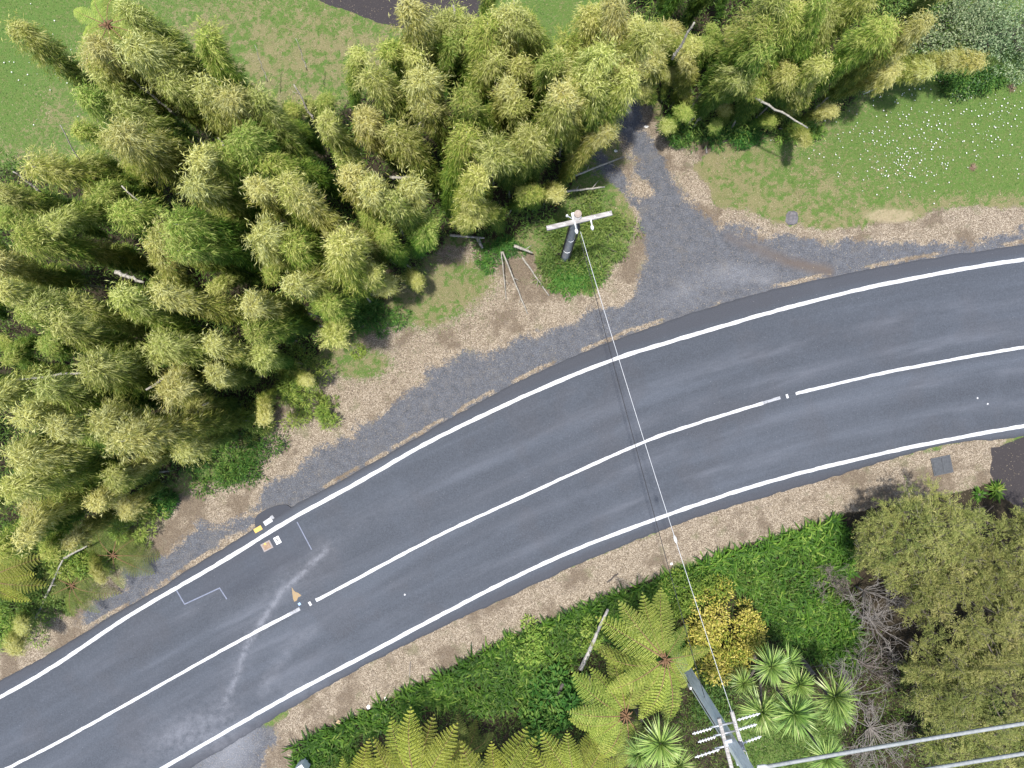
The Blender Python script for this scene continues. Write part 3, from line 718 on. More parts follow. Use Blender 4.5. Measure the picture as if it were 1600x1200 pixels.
for i, (t, h, tp, b, side) in enumerate(bam_list):
    tw = Vector(((tp[0]-800)*S, (600-tp[1])*S, h)); bw = Vector(((b[0]-800)*S, (600-b[1])*S, -.03))
    d = tw-bw; lean = math.hypot(d.x, d.y)/h
    fill_one = i >= N_SEEN
    hue = rb.choice(['golden', 'yellow-green', 'green'], p=[0, .12, .88] if fill_one else ([.34, .42, .24] if side == 'W' else [.20, .42, .38]))  # short fill plants mostly dark green, deepening the shaded gaps by colour
    if (side == 'E' and t[0] > 1380) or (side == 'W' and t[1] > 590 and not fill_one and rb.uniform() < .6): hue = 'golden'
    lab = bamboo_words(t, h, side, lean, hue)
    e = thing('bamboo', lab, 'bamboo', bw, 0, 'bamboo plants in the grove left of the driveway' if side == 'W' else 'bamboo plants in the grove right of the driveway')
    todo.setdefault(lab, []).append((t[0], t[1], e))
    k = [6, 3, 1, 0, 4, 2, 5, 7][i % 8] if h > 5 else [3, 6, 5, 0, 3, 6, 1, 2][i % 8]
    sc = d.length/9.0; wd = .78 if (side == 'E' and t[0] > 1385) else sc*.42+.52 if h > 5 else .30+.09*h
    spin = math.atan2(d.y, d.x)+rb.normal(0, .5) if lean > .08 else rb.uniform(0, 2*PI)
    e.rotation_mode = 'QUATERNION'
    e.rotation_quaternion = Q0.rotation_difference(d.normalized()) @ Quaternion((0, 0, 1), spin)
    e.scale = (wd, wd, sc)
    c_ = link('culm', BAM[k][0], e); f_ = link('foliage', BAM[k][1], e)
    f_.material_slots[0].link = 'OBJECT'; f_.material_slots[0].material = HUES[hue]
for lab, lst in todo.items():                # look-alikes standing together are told apart by their order
    if len(lst) == 1: continue
    lst.sort(key=lambda q: q[0])
    for k, (x, y, e) in enumerate(lst):
        w = 'leftmost' if k == 0 else 'rightmost' if k == len(lst)-1 else ORD[min(k, 15)]+' from left'
        l_ = f'{w} of the {lab.replace(" bamboo ", " bamboos ")}'
        while len(l_.split()) > 16: l_ = l_[::-1].replace(' the '[::-1], ' ', 1)[::-1] if ' the ' in l_[12:] else ' '.join(l_.split()[:16])
        e['label'] = l_

# dead, bare culms leaning out of the groves: (foot px, foot z, tip px, tip z, radius)
M_bare = M['culm']
def bare(a, za, b, zb, r, label, sag=.0, mat=None, twigs=0, name='bare_bamboo_culm', cat='bamboo culm', group=None, zig=.0):
    A, B = G(*a, za), G(*b, zb); d = B-A; n = 8
    e = thing(name, label, cat, A, 0, group)
    pts = []; side = d.cross(Vector((0, 0, 1))); side = side.normalized() if side.length > .01 else Vector((1, 0, 0))
    for i in range(n+1):
        t = i/n; p = d*t; p.z -= sag*math.sin(PI*t); p += side*(zig*random.uniform(-1, 1)*(0 < i < n)); pts.append(p)
    mb = MB(); mb.tube(pts, [r*(1-.45*i/n) for i in range(n+1)], 7)
    if 'bamboo' in name:
        for i in range(1, n):
            u = (pts[i+1]-pts[i-1]).normalized()*.018; mb.tube([pts[i]-u, pts[i]+u], r*(1-.45*i/n)*1.25, 7)
    mb.build('culm' if 'bamboo' in name else 'stem', mat or M_bare, e, smooth=True)
    for k in range(twigs):
        t = .25+.65*(k+.5)/twigs; p = d*t; q = p+(side*random.choice((-1, 1))*random.uniform(.7, 1.1)+d.normalized()*.9+Vector((0, 0, .3))).normalized()*random.uniform(.18, .45)
        MB().tube([p, (p+q)/2+Vector((0, 0, .02)), q], [r*.35, r*.28, r*.12], 5).build('twig', mat or M_bare, e, smooth=True)
    return e
BARE = [((276, 180), 5.2, (200, 118), 7.6, .05, 'pale bare culm rising through crowns near the top left lawn'),
        ((148, 296), 5.0, (94, 195), 7.4, .035, 'thin bare culm standing over the lawn at upper left'),
        ((263, 242), 6.2, (206, 220), 7.2, .07, 'pale knobbly culm section among crowns at upper left'),
        ((270, 358), 6.6, (190, 290), 7.8, .05, 'grey bare culm beside crowns in the left grove'),
        ((365, 245), 6.0, (340, 215), 6.6, .04, 'short grey culm tip among crowns below the top lawn'),
        ((450, 334), 6.4, (415, 285), 7.6, .085, 'thick white broken culm in the middle of the left grove'),
        ((64, 300), 6.4, (20, 268), 7.2, .045, 'pale bare culm near the left margin of the grove'),
        ((285, 575), 6.6, (228, 609), 7.6, .07, 'thick pale culm lying across crowns in the left grove'),
        ((215, 571), 6.6, (20, 594), 8.2, .06, 'long pale culm running to the left margin of the grove'),
        ((186, 610), 6.2, (140, 626), 7.0, .06, 'grey culm above dark gap at the left side'),
        ((325, 629), 5.0, (275, 668), 6.2, .05, 'bare culm slanting over the lower left grove'),
        ((668, 176), 6.0, (650, 203), 5.2, .05, 'grey culm with a forked end in the upper middle grove'),
        ((758, 275), 5.5, (754, 245), 6.5, .04, 'reddish bare culm above the round crown behind the pole'),
        ((864, 225), 6.6, (876, 160), 7.6, .05, 'pale upright culm left of the driveway'),
        ((915, 160), 6.2, (952, 120), 7.8, .06, 'pale culm leaning towards the driveway top'),
        ((712, 70), 6.8, (708, 8), 8.0, .07, 'white culm standing at the top edge of the grove'),
        ((798, 80), 6.6, (804, -5), 8.4, .055, 'slender pale culm at the top middle edge'),
        ((610, 277), 4.5, (650, 277), 5.2, .07, 'thick white culm bridging a dark gap in the grove'),
        ((1050, 92), 6.4, (1085, 35), 8.0, .06, 'white culm at the top of the right-hand grove'),
        ((1180, 152), 4.6, (1262, 200), 4.0, .055, 'long pale culm lying over the tip of the right-hand grove'),
        ((1262, 45), 7.4, (1285, 27), 7.9, .06, 'short pale culm near the top of the right grove'),
        ((180, 425), 6.8, (225, 441), 6.6, .09, 'knobbly grey culm between two crowns at left'),
        ((95, 485), 6.6, (133, 498), 6.0, .06, 'grey culm end above the left grove shade'),
        ((190, 752), 3.2, (190, 790), 3.6, .05, 'pale upright culm stub above the lower left verge'),
        ((660, 190), 5.8, (672, 172), 6.4, .045, 'short pale culm between crowns at top middle'),
        ((480, 110), 2.0, (462, 60), 3.2, .025, 'thin grey bare stem in front of the top lawn'),
        ((490, 188), 3.4, (459, 132), 4.6, .05, 'forked dead grey culm at the edge of the top lawn'),
        ((418, 128), 1.4, (398, 70), 2.6, .022, 'thinnest bare stem standing in the top lawn')]
for (a, za, b, zb, r, lab) in BARE:
    bare(a, za*.96-.15, b, zb*.97-.1, r*.85, lab, zig=.035, group='bare culms standing in the groves', twigs=2 if 'forked' in lab or 'broken' in lab else 0)
FALLEN = [((703, 367), .8, (757, 372), .9, .06, 'grey culm lying beside the dark green tuft at the grove edge', 0),
          ((746, 372), .5, (754, 388), .45, .075, 'short split culm end beside the lying grey culm', 0),
          ((803, 384), .7, (832, 395), .55, .07, 'broken grey culm end left of the wooden pole', 1),
          ((785, 393), .9, (824, 490), .06, .04, 'long straight pale culm lying across the leaf litter', 2),
          ((783, 393), .9, (791, 468), .06, .026, 'thin wavy pale culm left of the long lying culm', 1),
          ((816, 402), .6, (858, 462), .10, .04, 'grey culm lying along the edge of the pole shrubs', 1),
          ((868, 301), 1.2, (945, 292), .7, .055, 'knobbly pale culm sticking out above the wooden pole', 2),
          ((875, 283), 1.5, (975, 245), .4, .05, 'long pale culm reaching onto the driveway edge', 2),
          ((56, 966), .15, (98, 875), 1.6, .055, 'long straight grey pole leaning in the lower left corner', 3),
          ((100, 872), 1.5, (136, 853), 1.7, .05, 'short grey stick above the long leaning pole', 0),
          ((77, 846), 2.2, (117, 780), 3.4, .045, 'grey bare pole above the ferns at lower left', 0)]
for (a, za, b, zb, r, lab, tw) in FALLEN:
    bare(a, za, b, zb, r, lab, group='fallen bamboo culms at the grove edges', twigs=tw, zig=.012, name='fallen_bamboo_culm')

# ------------------------------------------------------------------ undergrowth of the groves, one mass
def scatter_in(poly_px, n, rng):
    p = np.asarray(poly_px, float); lo, hi = p.min(0), p.max(0); out = np.zeros((0, 2))
    while len(out) < n:
        c = rng.uniform(lo, hi, (n*2, 2)); out = np.vstack([out, c[sdist(c, p) > 0]])
    return out[:n]
rg = np.random.default_rng(21)
def undergrowth(poly, n, name, h, mat, L=(.12, .26), Wd=(.03, .05), clump=.35, keep=None):
    c = GA(scatter_in(poly, n, rg))
    m = 16; hc = h*rg.uniform(.35, 1, n)*(1+.5*fbm(c[:, 0], c[:, 1], 1.2, 91, 3))
    P = np.repeat(np.column_stack([c, np.maximum(hc, .08)]), m, 0)
    off = rg.normal(0, 1, P.shape)*clump*np.array([.55, .55, .45]); P = P+off; P[:, 2] = np.maximum(P[:, 2], .03)
    D = norm(off*np.array([1, 1, .4])+rg.normal(0, .25, P.shape))
    tint = np.clip(np.repeat(rg.uniform(.15, .85, n), m)+rg.normal(0, .16, n*m), 0, 1)
    return leaf_mesh(name, leaf_quads(P, D, rg.uniform(*L, n*m), rg.uniform(*Wd, n*m), rg.uniform(.1, .5, n*m), tint, rg), mat)
tag(link('undergrowth', undergrowth(GROVE_W, 5200, 'undergrowth', 1.3, M['bamboo_low'])), 'dark green undergrowth on the shaded floor of the left grove', 'undergrowth', kind='stuff')
tag(link('undergrowth', undergrowth([p for p in GROVE_E], 1700, 'undergrowth', 1.2, M['bamboo_low'])), 'dark green undergrowth on the floor of the right grove', 'undergrowth', kind='stuff')

tag(link('garden_undergrowth', undergrowth([(470, 1230), (540, 1140), (785, 1010), (1030, 910), (1165, 870), (1300, 830), (1360, 1000), (1480, 1120), (1480, 1230)], 2300, 'garden_undergrowth', .35, M['bamboo_low'], (.12, .3), (.02, .035))), 'low green growth covering the garden floor', 'undergrowth', kind='stuff')
# ------------------------------------------------------------------ fallen leaves and grass
M['dead_leaf'] = leaf_mat('fallen_leaf', [(0., (.066, .047, .032)), (.4, (.178, .142, .100)), (.8, (.325, .27, .20)), (1., (.50, .44, .34))], .1, .0, .7, .15)
M['grass'] = leaf_mat('grass_blade', [(0., (.018, .048, .008)), (.45, (.058, .112, .018)), (.75, (.125, .135, .046)), (1., (.27, .225, .14))], .3, .0)
def gz(xy):
    """ground height under world points"""
    i = np.clip(((xy[:, 0]-xs[0])/gs).round().astype(int), 0, nx-1); j = np.clip(((xy[:, 1]-ys[0])/gs).round().astype(int), 0, ny-1)
    return i*ny+j
n = 260000
pp = np.column_stack([rg.uniform(-22.5, 22.5, n), rg.uniform(-17, 17, n)]); gi = gz(pp)
w = np.clip(lit[gi]*(1-gra[gi]*.88)*(1-soil[gi]*.7)*(1-pth[gi]*.9)*.8+.035*gra[gi]+(.75*dry[gi]+.02)*(1-lit[gi]), 0, 1)
w = w*(1-.8*stain[gi])*(d_seal[gi] < .02)*np.clip(.42+.9*fbm(pp[:, 0], pp[:, 1], .7, 301, 3), .05, 1)
on_seal = (d_seal[gi] > .0) & (d_seal[gi] < .22) & (rg.uniform(0, 1, n) < .05)
keep = (rg.uniform(0, 1, n) < w); pp, gi = pp[keep], gi[keep]; n = len(pp)
a = rg.uniform(0, 2*PI, n); D = np.column_stack([np.cos(a), np.sin(a), rg.normal(.05, .14, n)])
VFT = leaf_quads(np.column_stack([pp, Z[gi]+.012+rg.uniform(0, .03, n)]), norm(D), rg.uniform(.04, .11, n), rg.uniform(.008, .016, n), .08, np.clip(rg.normal(.42, .18, n)+.22*vnoise(pp[:, 0], pp[:, 1], .09, 631), 0, 1), rg, .35)
tag(link('leaf_litter', leaf_mesh('leaf_litter', VFT, M['dead_leaf'])), 'tan fallen bamboo leaves strewn over the verges', 'leaf litter', kind='stuff')
n = 330000
pp = np.column_stack([rg.uniform(-22.5, 22.5, n), rg.uniform(-17, 17, n)]); gi = gz(pp)
w = (1-lit[gi])*(1-gra[gi])*(1-soil[gi])*(1-pth[gi])*(d_seal[gi] < 0)*.85+.30*np.clip(grown[gi], 0, 1)*(d_seal[gi] < -.5)*(1-gra[gi])
keep = rg.uniform(0, 1, n) < w; pp, gi = pp[keep], gi[keep]; n = len(pp)
a = rg.uniform(0, 2*PI, n); D = norm(np.column_stack([np.cos(a), np.sin(a), rg.uniform(.25, 1.2, n)]))
VFT = leaf_quads(np.column_stack([pp, Z[gi]-.005]), D, rg.uniform(.05, .11, n), rg.uniform(.010, .018, n), .35, np.clip(rg.normal(.38, .16, n)+dry[gi]*.27+(.34+.22*dry[gi])*vnoise(pp[:, 0], pp[:, 1], .10, 611)+(.22+.2*dry[gi])*vnoise(pp[:, 0], pp[:, 1], .24, 613)+.16*fbm(pp[:, 0], pp[:, 1], .6, 617, 3), 0, 1), rg, .5, .3)
tag(link('lawn_grass', leaf_mesh('lawn_grass', VFT, M['grass'])), 'short mown grass of the lawns', 'grass', kind='stuff')
# white daisies on the right-hand lawn and a few at top left
dd = []
for (cx, cy, sx, sy, k) in ((1420, 235, 48, 32, 150), (1470, 190, 70, 40, 110), (1550, 170, 45, 35, 90), (1380, 262, 45, 25, 50), (1330, 200, 50, 60, 40), (1420, 130, 60, 18, 25), (1560, 230, 40, 40, 40), (50, 60, 45, 60, 26), (75, 130, 40, 30, 14)):
    dd.append(np.column_stack([rg.normal(cx, sx, k), rg.normal(cy, sy, k)]))
dd = GA(np.vstack(dd)); gi = gz(dd); dd = dd[(cls[gi] == 0)]; gi = gz(dd)
mb_V = []; mb_F = []
for p, zz in zip(dd, Z[gi]):
    b = len(mb_V); r = rg.uniform(.010, .030); t0 = rg.uniform(0, 1)
    mb_V.append((p[0], p[1], zz+.085))
    for k in range(7): mb_V.append((p[0]+r*math.cos(t0+k*2*PI/7), p[1]+r*math.sin(t0+k*2*PI/7), zz+.075))
    mb_F += [(b, b+1+k, b+1+(k+1) % 7) for k in range(7)]
tag(link('daisies', mesh_np('daisies', mb_V, np.array(mb_F), solid_mat('daisy_petal', (.46, .47, .44), (.62, .62, .60), 9))), 'white daisies dotted over the lawns', 'daisies', kind='stuff')

# ------------------------------------------------------------------ bushes
def bush(name, label, cat, px, rx, ry, hh, n, mat, L, Wd, rng, group=None, z0=.1, clumps=26, stemmat=None, tint=(.5, .2), droop=.25, roll=.7, tight=.30, rz=0.0, flat=.4, stems=7):
    """shrub: stems fanning from the base, leaves round many clump centres in an uneven dome"""
    c = G(*px); e = thing(name, label, cat, (c.x, c.y, 0), rz, group)
    a = rng.uniform(0, 2*PI, clumps); q = np.sqrt(rng.uniform(0, 1, clumps)); r = q*(1+.15*np.sin(3*a+1.3)+.1*np.sin(5*a))
    zc = hh*(np.sqrt(np.clip(1-q**2, 0.02, 1))*rng.uniform(.55, 1.0, clumps))
    C = np.column_stack([r*rx*np.cos(a), r*ry*np.sin(a), np.maximum(zc, z0)])
    size = tight*(rx+ry)/2*rng.uniform(.6, 1.3, clumps)
    k = rng.integers(0, clumps, n)
    u = rng.normal(0, 1, (n, 3)); u = u/np.linalg.norm(u, axis=1)[:, None]; rad = rng.uniform(.25, 1, n)**.5
    P = C[k]+u*(size[k]*rad)[:, None]*np.array([1, 1, .7]); P[:, 2] = np.maximum(P[:, 2], .03)
    D = norm(u*np.array([1, 1, flat])+rng.normal(0, .45, (n, 3)))
    tn = np.clip(rng.normal(0, 1, clumps)[k]*tint[1]*.7+tint[0]+rng.normal(0, tint[1], n), 0, 1)
    link('foliage', leaf_mesh('foliage', leaf_quads(P, D, rng.uniform(*L, n), rng.uniform(*Wd, n), droop, tn, rng, roll), mat), e)
    for j in rng.choice(clumps, min(stems, clumps), replace=False):
        p = C[j]; MB().tube([(p[0]*.05, p[1]*.05, 0), (p[0]*.5, p[1]*.5, p[2]*.55), tuple(p)], [.025, .018, .007], 6).build('stem', stemmat or M['bark'], e, smooth=True)
    return e
M['green_a'] = leaf_mat('mid_green_leaf', [(0., (.035, .075, .016)), (.5, (.085, .145, .030)), (1., (.17, .22, .055))], .35, .1)
M['green_b'] = leaf_mat('deep_green_leaf', [(0., (.014, .045, .010)), (.5, (.035, .100, .018)), (1., (.10, .17, .035))], .35, .1, .5, .15, 1.5)
M['yellow_leaf'] = leaf_mat('golden_leaf', [(0., (.080, .135, .017)), (.35, (.190, .215, .030)), (.7, (.34, .300, .060)), (1., (.44, .38, .11))], .3, .05)
M['lime'] = leaf_mat('lime_leaf', [(0., (.07, .13, .02)), (.5, (.15, .22, .035)), (1., (.26, .30, .07))], .35, .1)
M['scrub'] = leaf_mat('grey_green_scrub', [(0., (.050, .085, .035)), (.5, (.125, .175, .080)), (1., (.26, .30, .17))], .3, .1)
rs = np.random.default_rng(40)
bush('shrub', 'light green bushy shrub right of the wooden pole', 'shrub', (932, 380), 1.35, 1.7, 1.15, 5200, M['green_a'], (.10, .2), (.022, .04), rs, clumps=46, tint=(.62, .2))
bush('shrub', 'olive green shrub at the foot of the wooden pole', 'shrub', (868, 400), 1.0, 1.15, 1.0, 3200, M['green_a'], (.10, .2), (.022, .04), rs, clumps=34, tint=(.5, .2))
bush('shrub', 'bright green low shrub below the wooden pole', 'shrub', (893, 438), 1.05, .62, .55, 2400, M['green_b'], (.12, .24), (.03, .05), rs, clumps=26, tint=(.75, .18))
bush('shrub', 'dark green tuft among fallen culms at the grove edge', 'shrub', (775, 392), .95, .7, .6, 2000, M['green_b'], (.12, .25), (.025, .04), rs, clumps=24, tint=(.6, .2))
bush('shrub', 'dark green rounded shrub by the leafy verge at left', 'shrub', (352, 700), 2.0, 1.5, 1.2, 7000, M['green_b'], (.10, .2), (.03, .05), rs, clumps=60, tint=(.6, .22))
bush('shrub', 'leafy lime bamboo shoots hanging over the leaf-strewn verge', 'shrub', (478, 602), .95, 1.5, 1.7, 4200, M['lime'], (.12, .24), (.022, .036), rs, clumps=40, tint=(.55, .22))
bush('shrub', 'small hanging leafy shoots reaching the gravel shoulder', 'shrub', (514, 645), .42, .85, .8, 1300, M['lime'], (.12, .24), (.022, .036), rs, clumps=18, tint=(.5, .22), rz=.5)
bush('shrub', 'yellow-green leafy shoots at the verge edge left of the rounded shrub', 'shrub', (405, 655), .7, .8, 1.6, 1900, M['lime'], (.12, .24), (.022, .036), rs, clumps=22, tint=(.6, .2))
bush('shrub', 'bright leafy shoots above the lower left verge, right of the ferns', 'shrub', (222, 812), 1.0, .8, 1.6, 2600, M['lime'], (.12, .24), (.022, .036), rs, clumps=28, tint=(.6, .2))
bush('shrub', 'bright leafy shoots among the lower left ferns', 'shrub', (122, 872), 1.1, .7, 1.5, 2600, M['lime'], (.12, .24), (.022, .036), rs, clumps=28, tint=(.6, .2))
bush('shrub', 'deep green low shrub at the verge between fern and grove', 'shrub', (205, 850), .8, .45, .5, 1300, M['green_a'], (.12, .24), (.022, .036), rs, clumps=16, tint=(.5, .2))
bush('shrub', 'small dark green shrub in the grove corner above the verge', 'shrub', (262, 785), .7, .6, .5, 1300, M['green_b'], (.1, .2), (.03, .05), rs, clumps=16)
bush('shrub', 'green shrub beside the long leaning pole at lower left', 'shrub', (85, 925), 1.5, .9, .9, 3400, M['green_a'], (.1, .22), (.025, .045), rs, clumps=34, tint=(.45, .22))
bush('shrub', 'yellow-green shrub left of the leaning pole', 'shrub', (30, 975), 1.3, 1.0, 1.2, 3000, M['lime'], (.1, .22), (.025, .04), rs, clumps=30, tint=(.5, .22))
bush('shrub', 'yellow-green shrub between the leaf verge and lower left ferns', 'shrub', (150, 870), 1.2, .8, 1.2, 2800, M['lime'], (.1, .22), (.025, .04), rs, clumps=28, tint=(.45, .2))
bush('shrub', 'dense green shrub in the grove at far lower left', 'shrub', (60, 850), 1.6, 1.2, 1.6, 4200, M['green_a'], (.1, .22), (.025, .045), rs, clumps=40, tint=(.4, .22))
bush('shrub', 'low green shrub under the right-hand grove by the driveway', 'shrub', (1060, 205), 1.2, .7, .8, 2600, M['green_b'], (.12, .22), (.025, .04), rs, clumps=30, tint=(.6, .2))
bush('shrub', 'low green shrub along the lower edge of the right grove', 'shrub', (1150, 212), 1.4, .5, .6, 2400, M['green_b'], (.12, .24), (.025, .04), rs, clumps=30, tint=(.55, .2))
bush('shrub', 'low green shrub below the tip of the right grove', 'shrub', (1245, 205), 1.0, .45, .6, 1800, M['lime'], (.12, .24), (.025, .04), rs, clumps=22, tint=(.35, .2))
bush('shrub', 'dark green shrub in front of the grove at verge middle', 'shrub', (585, 500), 1.3, .7, .7, 2600, M['green_b'], (.12, .24), (.025, .04), rs, clumps=28, tint=(.65, .2))
bush('shrub', 'small green tuft growing through the verge litter', 'shrub', (560, 548), .35, .25, .3, 420, M['lime'], (.08, .18), (.02, .03), rs, clumps=8)
for (px, rx, ry, hh, mt, lab) in (((1500, 25), 2.3, 1.5, 2.2, 'scrub', 'grey-green scrub at the top right beside the bamboo'), ((1590, 40), 1.8, 1.9, 2.4, 'scrub', 'grey-green scrub filling the top right corner'), ((1555, 100), 1.3, .55, .9, 'green_b', 'dark green hedge foot above the daisy lawn'), ((1440, -20), 1.8, 1.2, 2.0, 'green_a', 'leafy green bush at the top edge above the scrub')):
    bush('shrub', lab, 'shrub', ((px[0]-800)*.94+800, (px[1]-600)*.94+600), rx, ry, hh, 5200, M[mt], (.07, .14), (.035, .06), rs, clumps=60, tint=(.5, .25))
bush('shrub', 'golden-yellow round shrub between tree fern and agapanthus', 'shrub', (1120, 982), 1.45, 1.85, 2.0, 8000, M['yellow_leaf'], (.09, .17), (.04, .07), rs, clumps=62, tint=(.6, .2), tight=.26)
bush('shrub', 'green leafy bush left of the golden shrub', 'shrub', (1082, 920), 1.3, .9, 1.2, 3000, M['lime'], (.07, .15), (.03, .05), rs, clumps=34, tint=(.25, .2))
bush('shrub', 'lime green shrub in the agapanthus above the ferns', 'shrub', (828, 1005), .85, .9, .8, 1700, M['lime'], (.10, .17), (.05, .075), rs, clumps=26, tint=(.5, .2))
bush('shrub', 'small yellow-green shrub beside the leaning grey log', 'shrub', (915, 985), .7, .7, .7, 1100, M['lime'], (.09, .15), (.04, .06), rs, clumps=18, tint=(.5, .2))
bush('shrub', 'broad-leaved dark green shrub left of the big tree fern', 'shrub', (880, 1085), 1.25, 1.1, 1.1, 1500, M['green_b'], (.2, .32), (.09, .13), rs, clumps=30, tint=(.6, .2), tight=.3)
bush('shrub', 'broad-leaved green shrub under the dark curved logs', 'shrub', (850, 1120), 1.0, .8, .9, 900, M['green_b'], (.2, .32), (.09, .13), rs, clumps=22, tint=(.7, .2))
bush('shrub', 'dark green leafy bush in the bottom right corner', 'shrub', (1525, 1115), 1.2, .9, 2.0, 3000, M['green_b'], (.1, .18), (.05, .07), rs, clumps=30, tint=(.6, .2))
bush('shrub', 'brownish low shrub right of the golden shrub', 'shrub', (1172, 1003), .8, .6, .7, 1300, M['yellow_leaf'], (.08, .16), (.02, .035), rs, clumps=20, tint=(.15, .12))
bush('shrub', 'green undergrowth bush under the big tree fern', 'shrub', (1010, 1010), 1.6, 1.3, .8, 3000, M['green_b'], (.12, .22), (.03, .05), rs, clumps=36, tint=(.45, .2))
bush('shrub', 'grassy green bush between the pole and cabbage trees', 'shrub', (1110, 1075), 1.2, 1.5, .8, 2600, M['green_a'], (.12, .24), (.025, .04), rs, clumps=34, tint=(.3, .2))

# ------------------------------------------------------------------ agapanthus: strap-leaved mass along the garden edge
M['agap'] = leaf_mat('agapanthus_leaf', [(0., (.022, .058, .008)), (.5, (.056, .122, .014)), (.85, (.115, .20, .028)), (1., (.20, .27, .05))], .35, .15, .5, .15, 1.1)
def agap_clump(P0, n, L, rng, tb):
    az = rng.uniform(0, 2*PI, n); el = rng.uniform(.35, 1.6, n)
    D = norm(np.column_stack([np.cos(az), np.sin(az), el])); P = np.asarray(P0)+rng.normal(0, .05, (n, 3))*np.array([1, 1, 0])
    return straps(P, D, rng.uniform(.7, 1.1, n)*L, rng.uniform(.058, .088, n), rng.uniform(.3, .65, n), np.clip(tb+rng.normal(0, .27, n), 0, 1), rng)
AG = [([(465, 1200), (460, 1165), (540, 1128), (645, 1076), (785, 1004), (925, 946), (1030, 902), (1079, 888), (1120, 905), (1060, 940), (980, 960), (930, 1000), (880, 1050), (830, 1100), (760, 1110), (700, 1100), (640, 1120), (560, 1150), (540, 1230), (470, 1230)], 560),
      ([(1079, 884), (1165, 853), (1298, 812), (1330, 830), (1325, 890), (1290, 930), (1330, 960), (1345, 1000), (1330, 1045), (1270, 1030), (1220, 1000), (1190, 960), (1180, 930), (1130, 905)], 400)]
labs = ['dense green agapanthus bed along the lower leaf-strewn verge', 'bright green agapanthus bed between golden shrub and olive tree']
for (poly, cnt), lab in zip(AG, labs):
    c = GA(scatter_in(poly, cnt, rg)); parts = []
    tb = .40+.48*fbm(c[:, 0], c[:, 1], .9, 401, 3)
    for p, b in zip(c, tb): parts.append(agap_clump((p[0], p[1], rg.uniform(0, .12)), 12, rg.uniform(.60, .86), rg, b))
    tag(link('agapanthus_bed', leaf_mesh('agapanthus_bed', join(parts), M['agap'])), lab, 'agapanthus', kind='stuff')
for (px, L, n, lab) in (((1553, 766), .62, 90, 'bright green agapanthus clump at the corner of the asphalt drive'), ((1528, 772), .45, 45, 'smaller green agapanthus clump beside the drive corner clump')):
    c = G(*px); e = thing('agapanthus', lab, 'agapanthus', (c.x, c.y, 0), 0, 'agapanthus clumps beside the asphalt drive')
    link('leaves', leaf_mesh('agapanthus_leaves', agap_clump((0, 0, .05), n, L, rg, .62), M['agap']), e)
    MB().tube([(0, 0, -.02), (0, 0, .12)], [.09, .06], 8).build('crown_base', M['bark'], e)

# ------------------------------------------------------------------ tree ferns
M['fern'] = leaf_mat('tree_fern_frond', [(0., (.070, .110, .015)), (.45, (.165, .218, .034)), (.8, (.265, .300, .062)), (1., (.38, .37, .12))], .35, .30)
M['fern_olive'] = leaf_mat('olive_fern_frond', [(0., (.085, .110, .015)), (.45, (.165, .195, .024)), (.8, (.245, .265, .042)), (1., (.35, .34, .08))], .35, .32)
M['fern_dark'] = leaf_mat('dark_fern_frond', [(0., (.040, .060, .012)), (.5, (.085, .110, .020)), (1., (.16, .165, .04))], .3, .15)
M['fern_trunk'] = solid_mat('fern_trunk', (.03, .02, .014), (.10, .062, .04), 20, .95, .1, .6)
M['rachis'] = solid_mat('brown_rachis', (.10, .055, .030), (.20, .12, .06), 10, .8)
def frond_mesh(seed, mat, L=2.6, npin=19, rise=.35, fall=.55, wid=.42):
    """arched rachis along +x with paired pinnae, each carrying rows of pinnules"""
    rng = np.random.default_rng(seed); parts = []
    def rc(t): return np.array([L*t*(1-.06*t), .05*L*math.sin(2.2*t)*rng.uniform(.99, 1.01), L*(rise*t-fall*t*t)])
    for j in range(npin):
        t = .13+.85*j/(npin-1); p = rc(t); tn = rc(min(1, t+.01))-p; tn /= np.linalg.norm(tn)
        pl = L*wid*.5*(math.sin(PI*min(1, (t*.93+.10)))**.75)*rng.uniform(.9, 1.06)+.03
        for sgn in (-1, 1):
            d = np.array([tn[0]*.34, sgn*1.0, tn[2]*.3-.10+rng.normal(0, .05)]); d /= np.linalg.norm(d)
            m = max(6, int(pl/.042)); q = (np.arange(m)+.5)/m
            pos = p+d*(pl*q)[:, None]; pos[:, 2] -= .18*pl*q*q
            pw = (.092 if mat is not M['fern_dark'] else .07)*(1-q)**.55*(pl/.5)**.5+.012
            ax = np.cross(d, [0, 0, 1]); ax /= np.linalg.norm(ax)
            tb = rng.normal(.5, .08)+.08*t
            for s2 in (-1, 1):
                dd_ = ax*s2+d*.35+np.array([0, 0, -.12]); dd_ /= np.linalg.norm(dd_)
                Dd = np.repeat(dd_[None], m, 0)+rng.normal(0, .08, (m, 3))
                parts.append(leaf_quads(pos.copy(), norm(Dd), pw, .036, .1, np.clip(tb+rng.normal(0, .10, m), 0, 1), rng, .15, .4))
    ra = [tuple(rc(t)) for t in np.linspace(0, 1, 9)]
    mb = MB(); mb.tube(ra, [.026*(1-.85*k/8) for k in range(9)], 5)
    n0 = sum(len(v) for v in mb.V); V, F, T = join(parts)
    RVv = np.concatenate(mb.V); quads = np.array(mb.F[4]); 
    me = mesh_np('fern_frond', np.concatenate([RVv, V]), np.concatenate([quads, F+len(RVv)]), None, {'tint': ('FACE', np.concatenate([np.full(len(quads), .05), T]))})
    me.materials.append(mat); me.materials.append(M['rachis'])
    mi = np.zeros(len(me.polygons), np.int32); mi[:len(quads)] = 1; me.polygons.foreach_set('material_index', mi)
    return me
FR = {k: [frond_mesh(500+i*7+j, M[k], 2.6, 19, .42, .62+.12*j, (.34, .40, .44)[i]+.03*j) for j in range(3)] for i, k in enumerate(('fern', 'fern_olive', 'fern_dark'))}
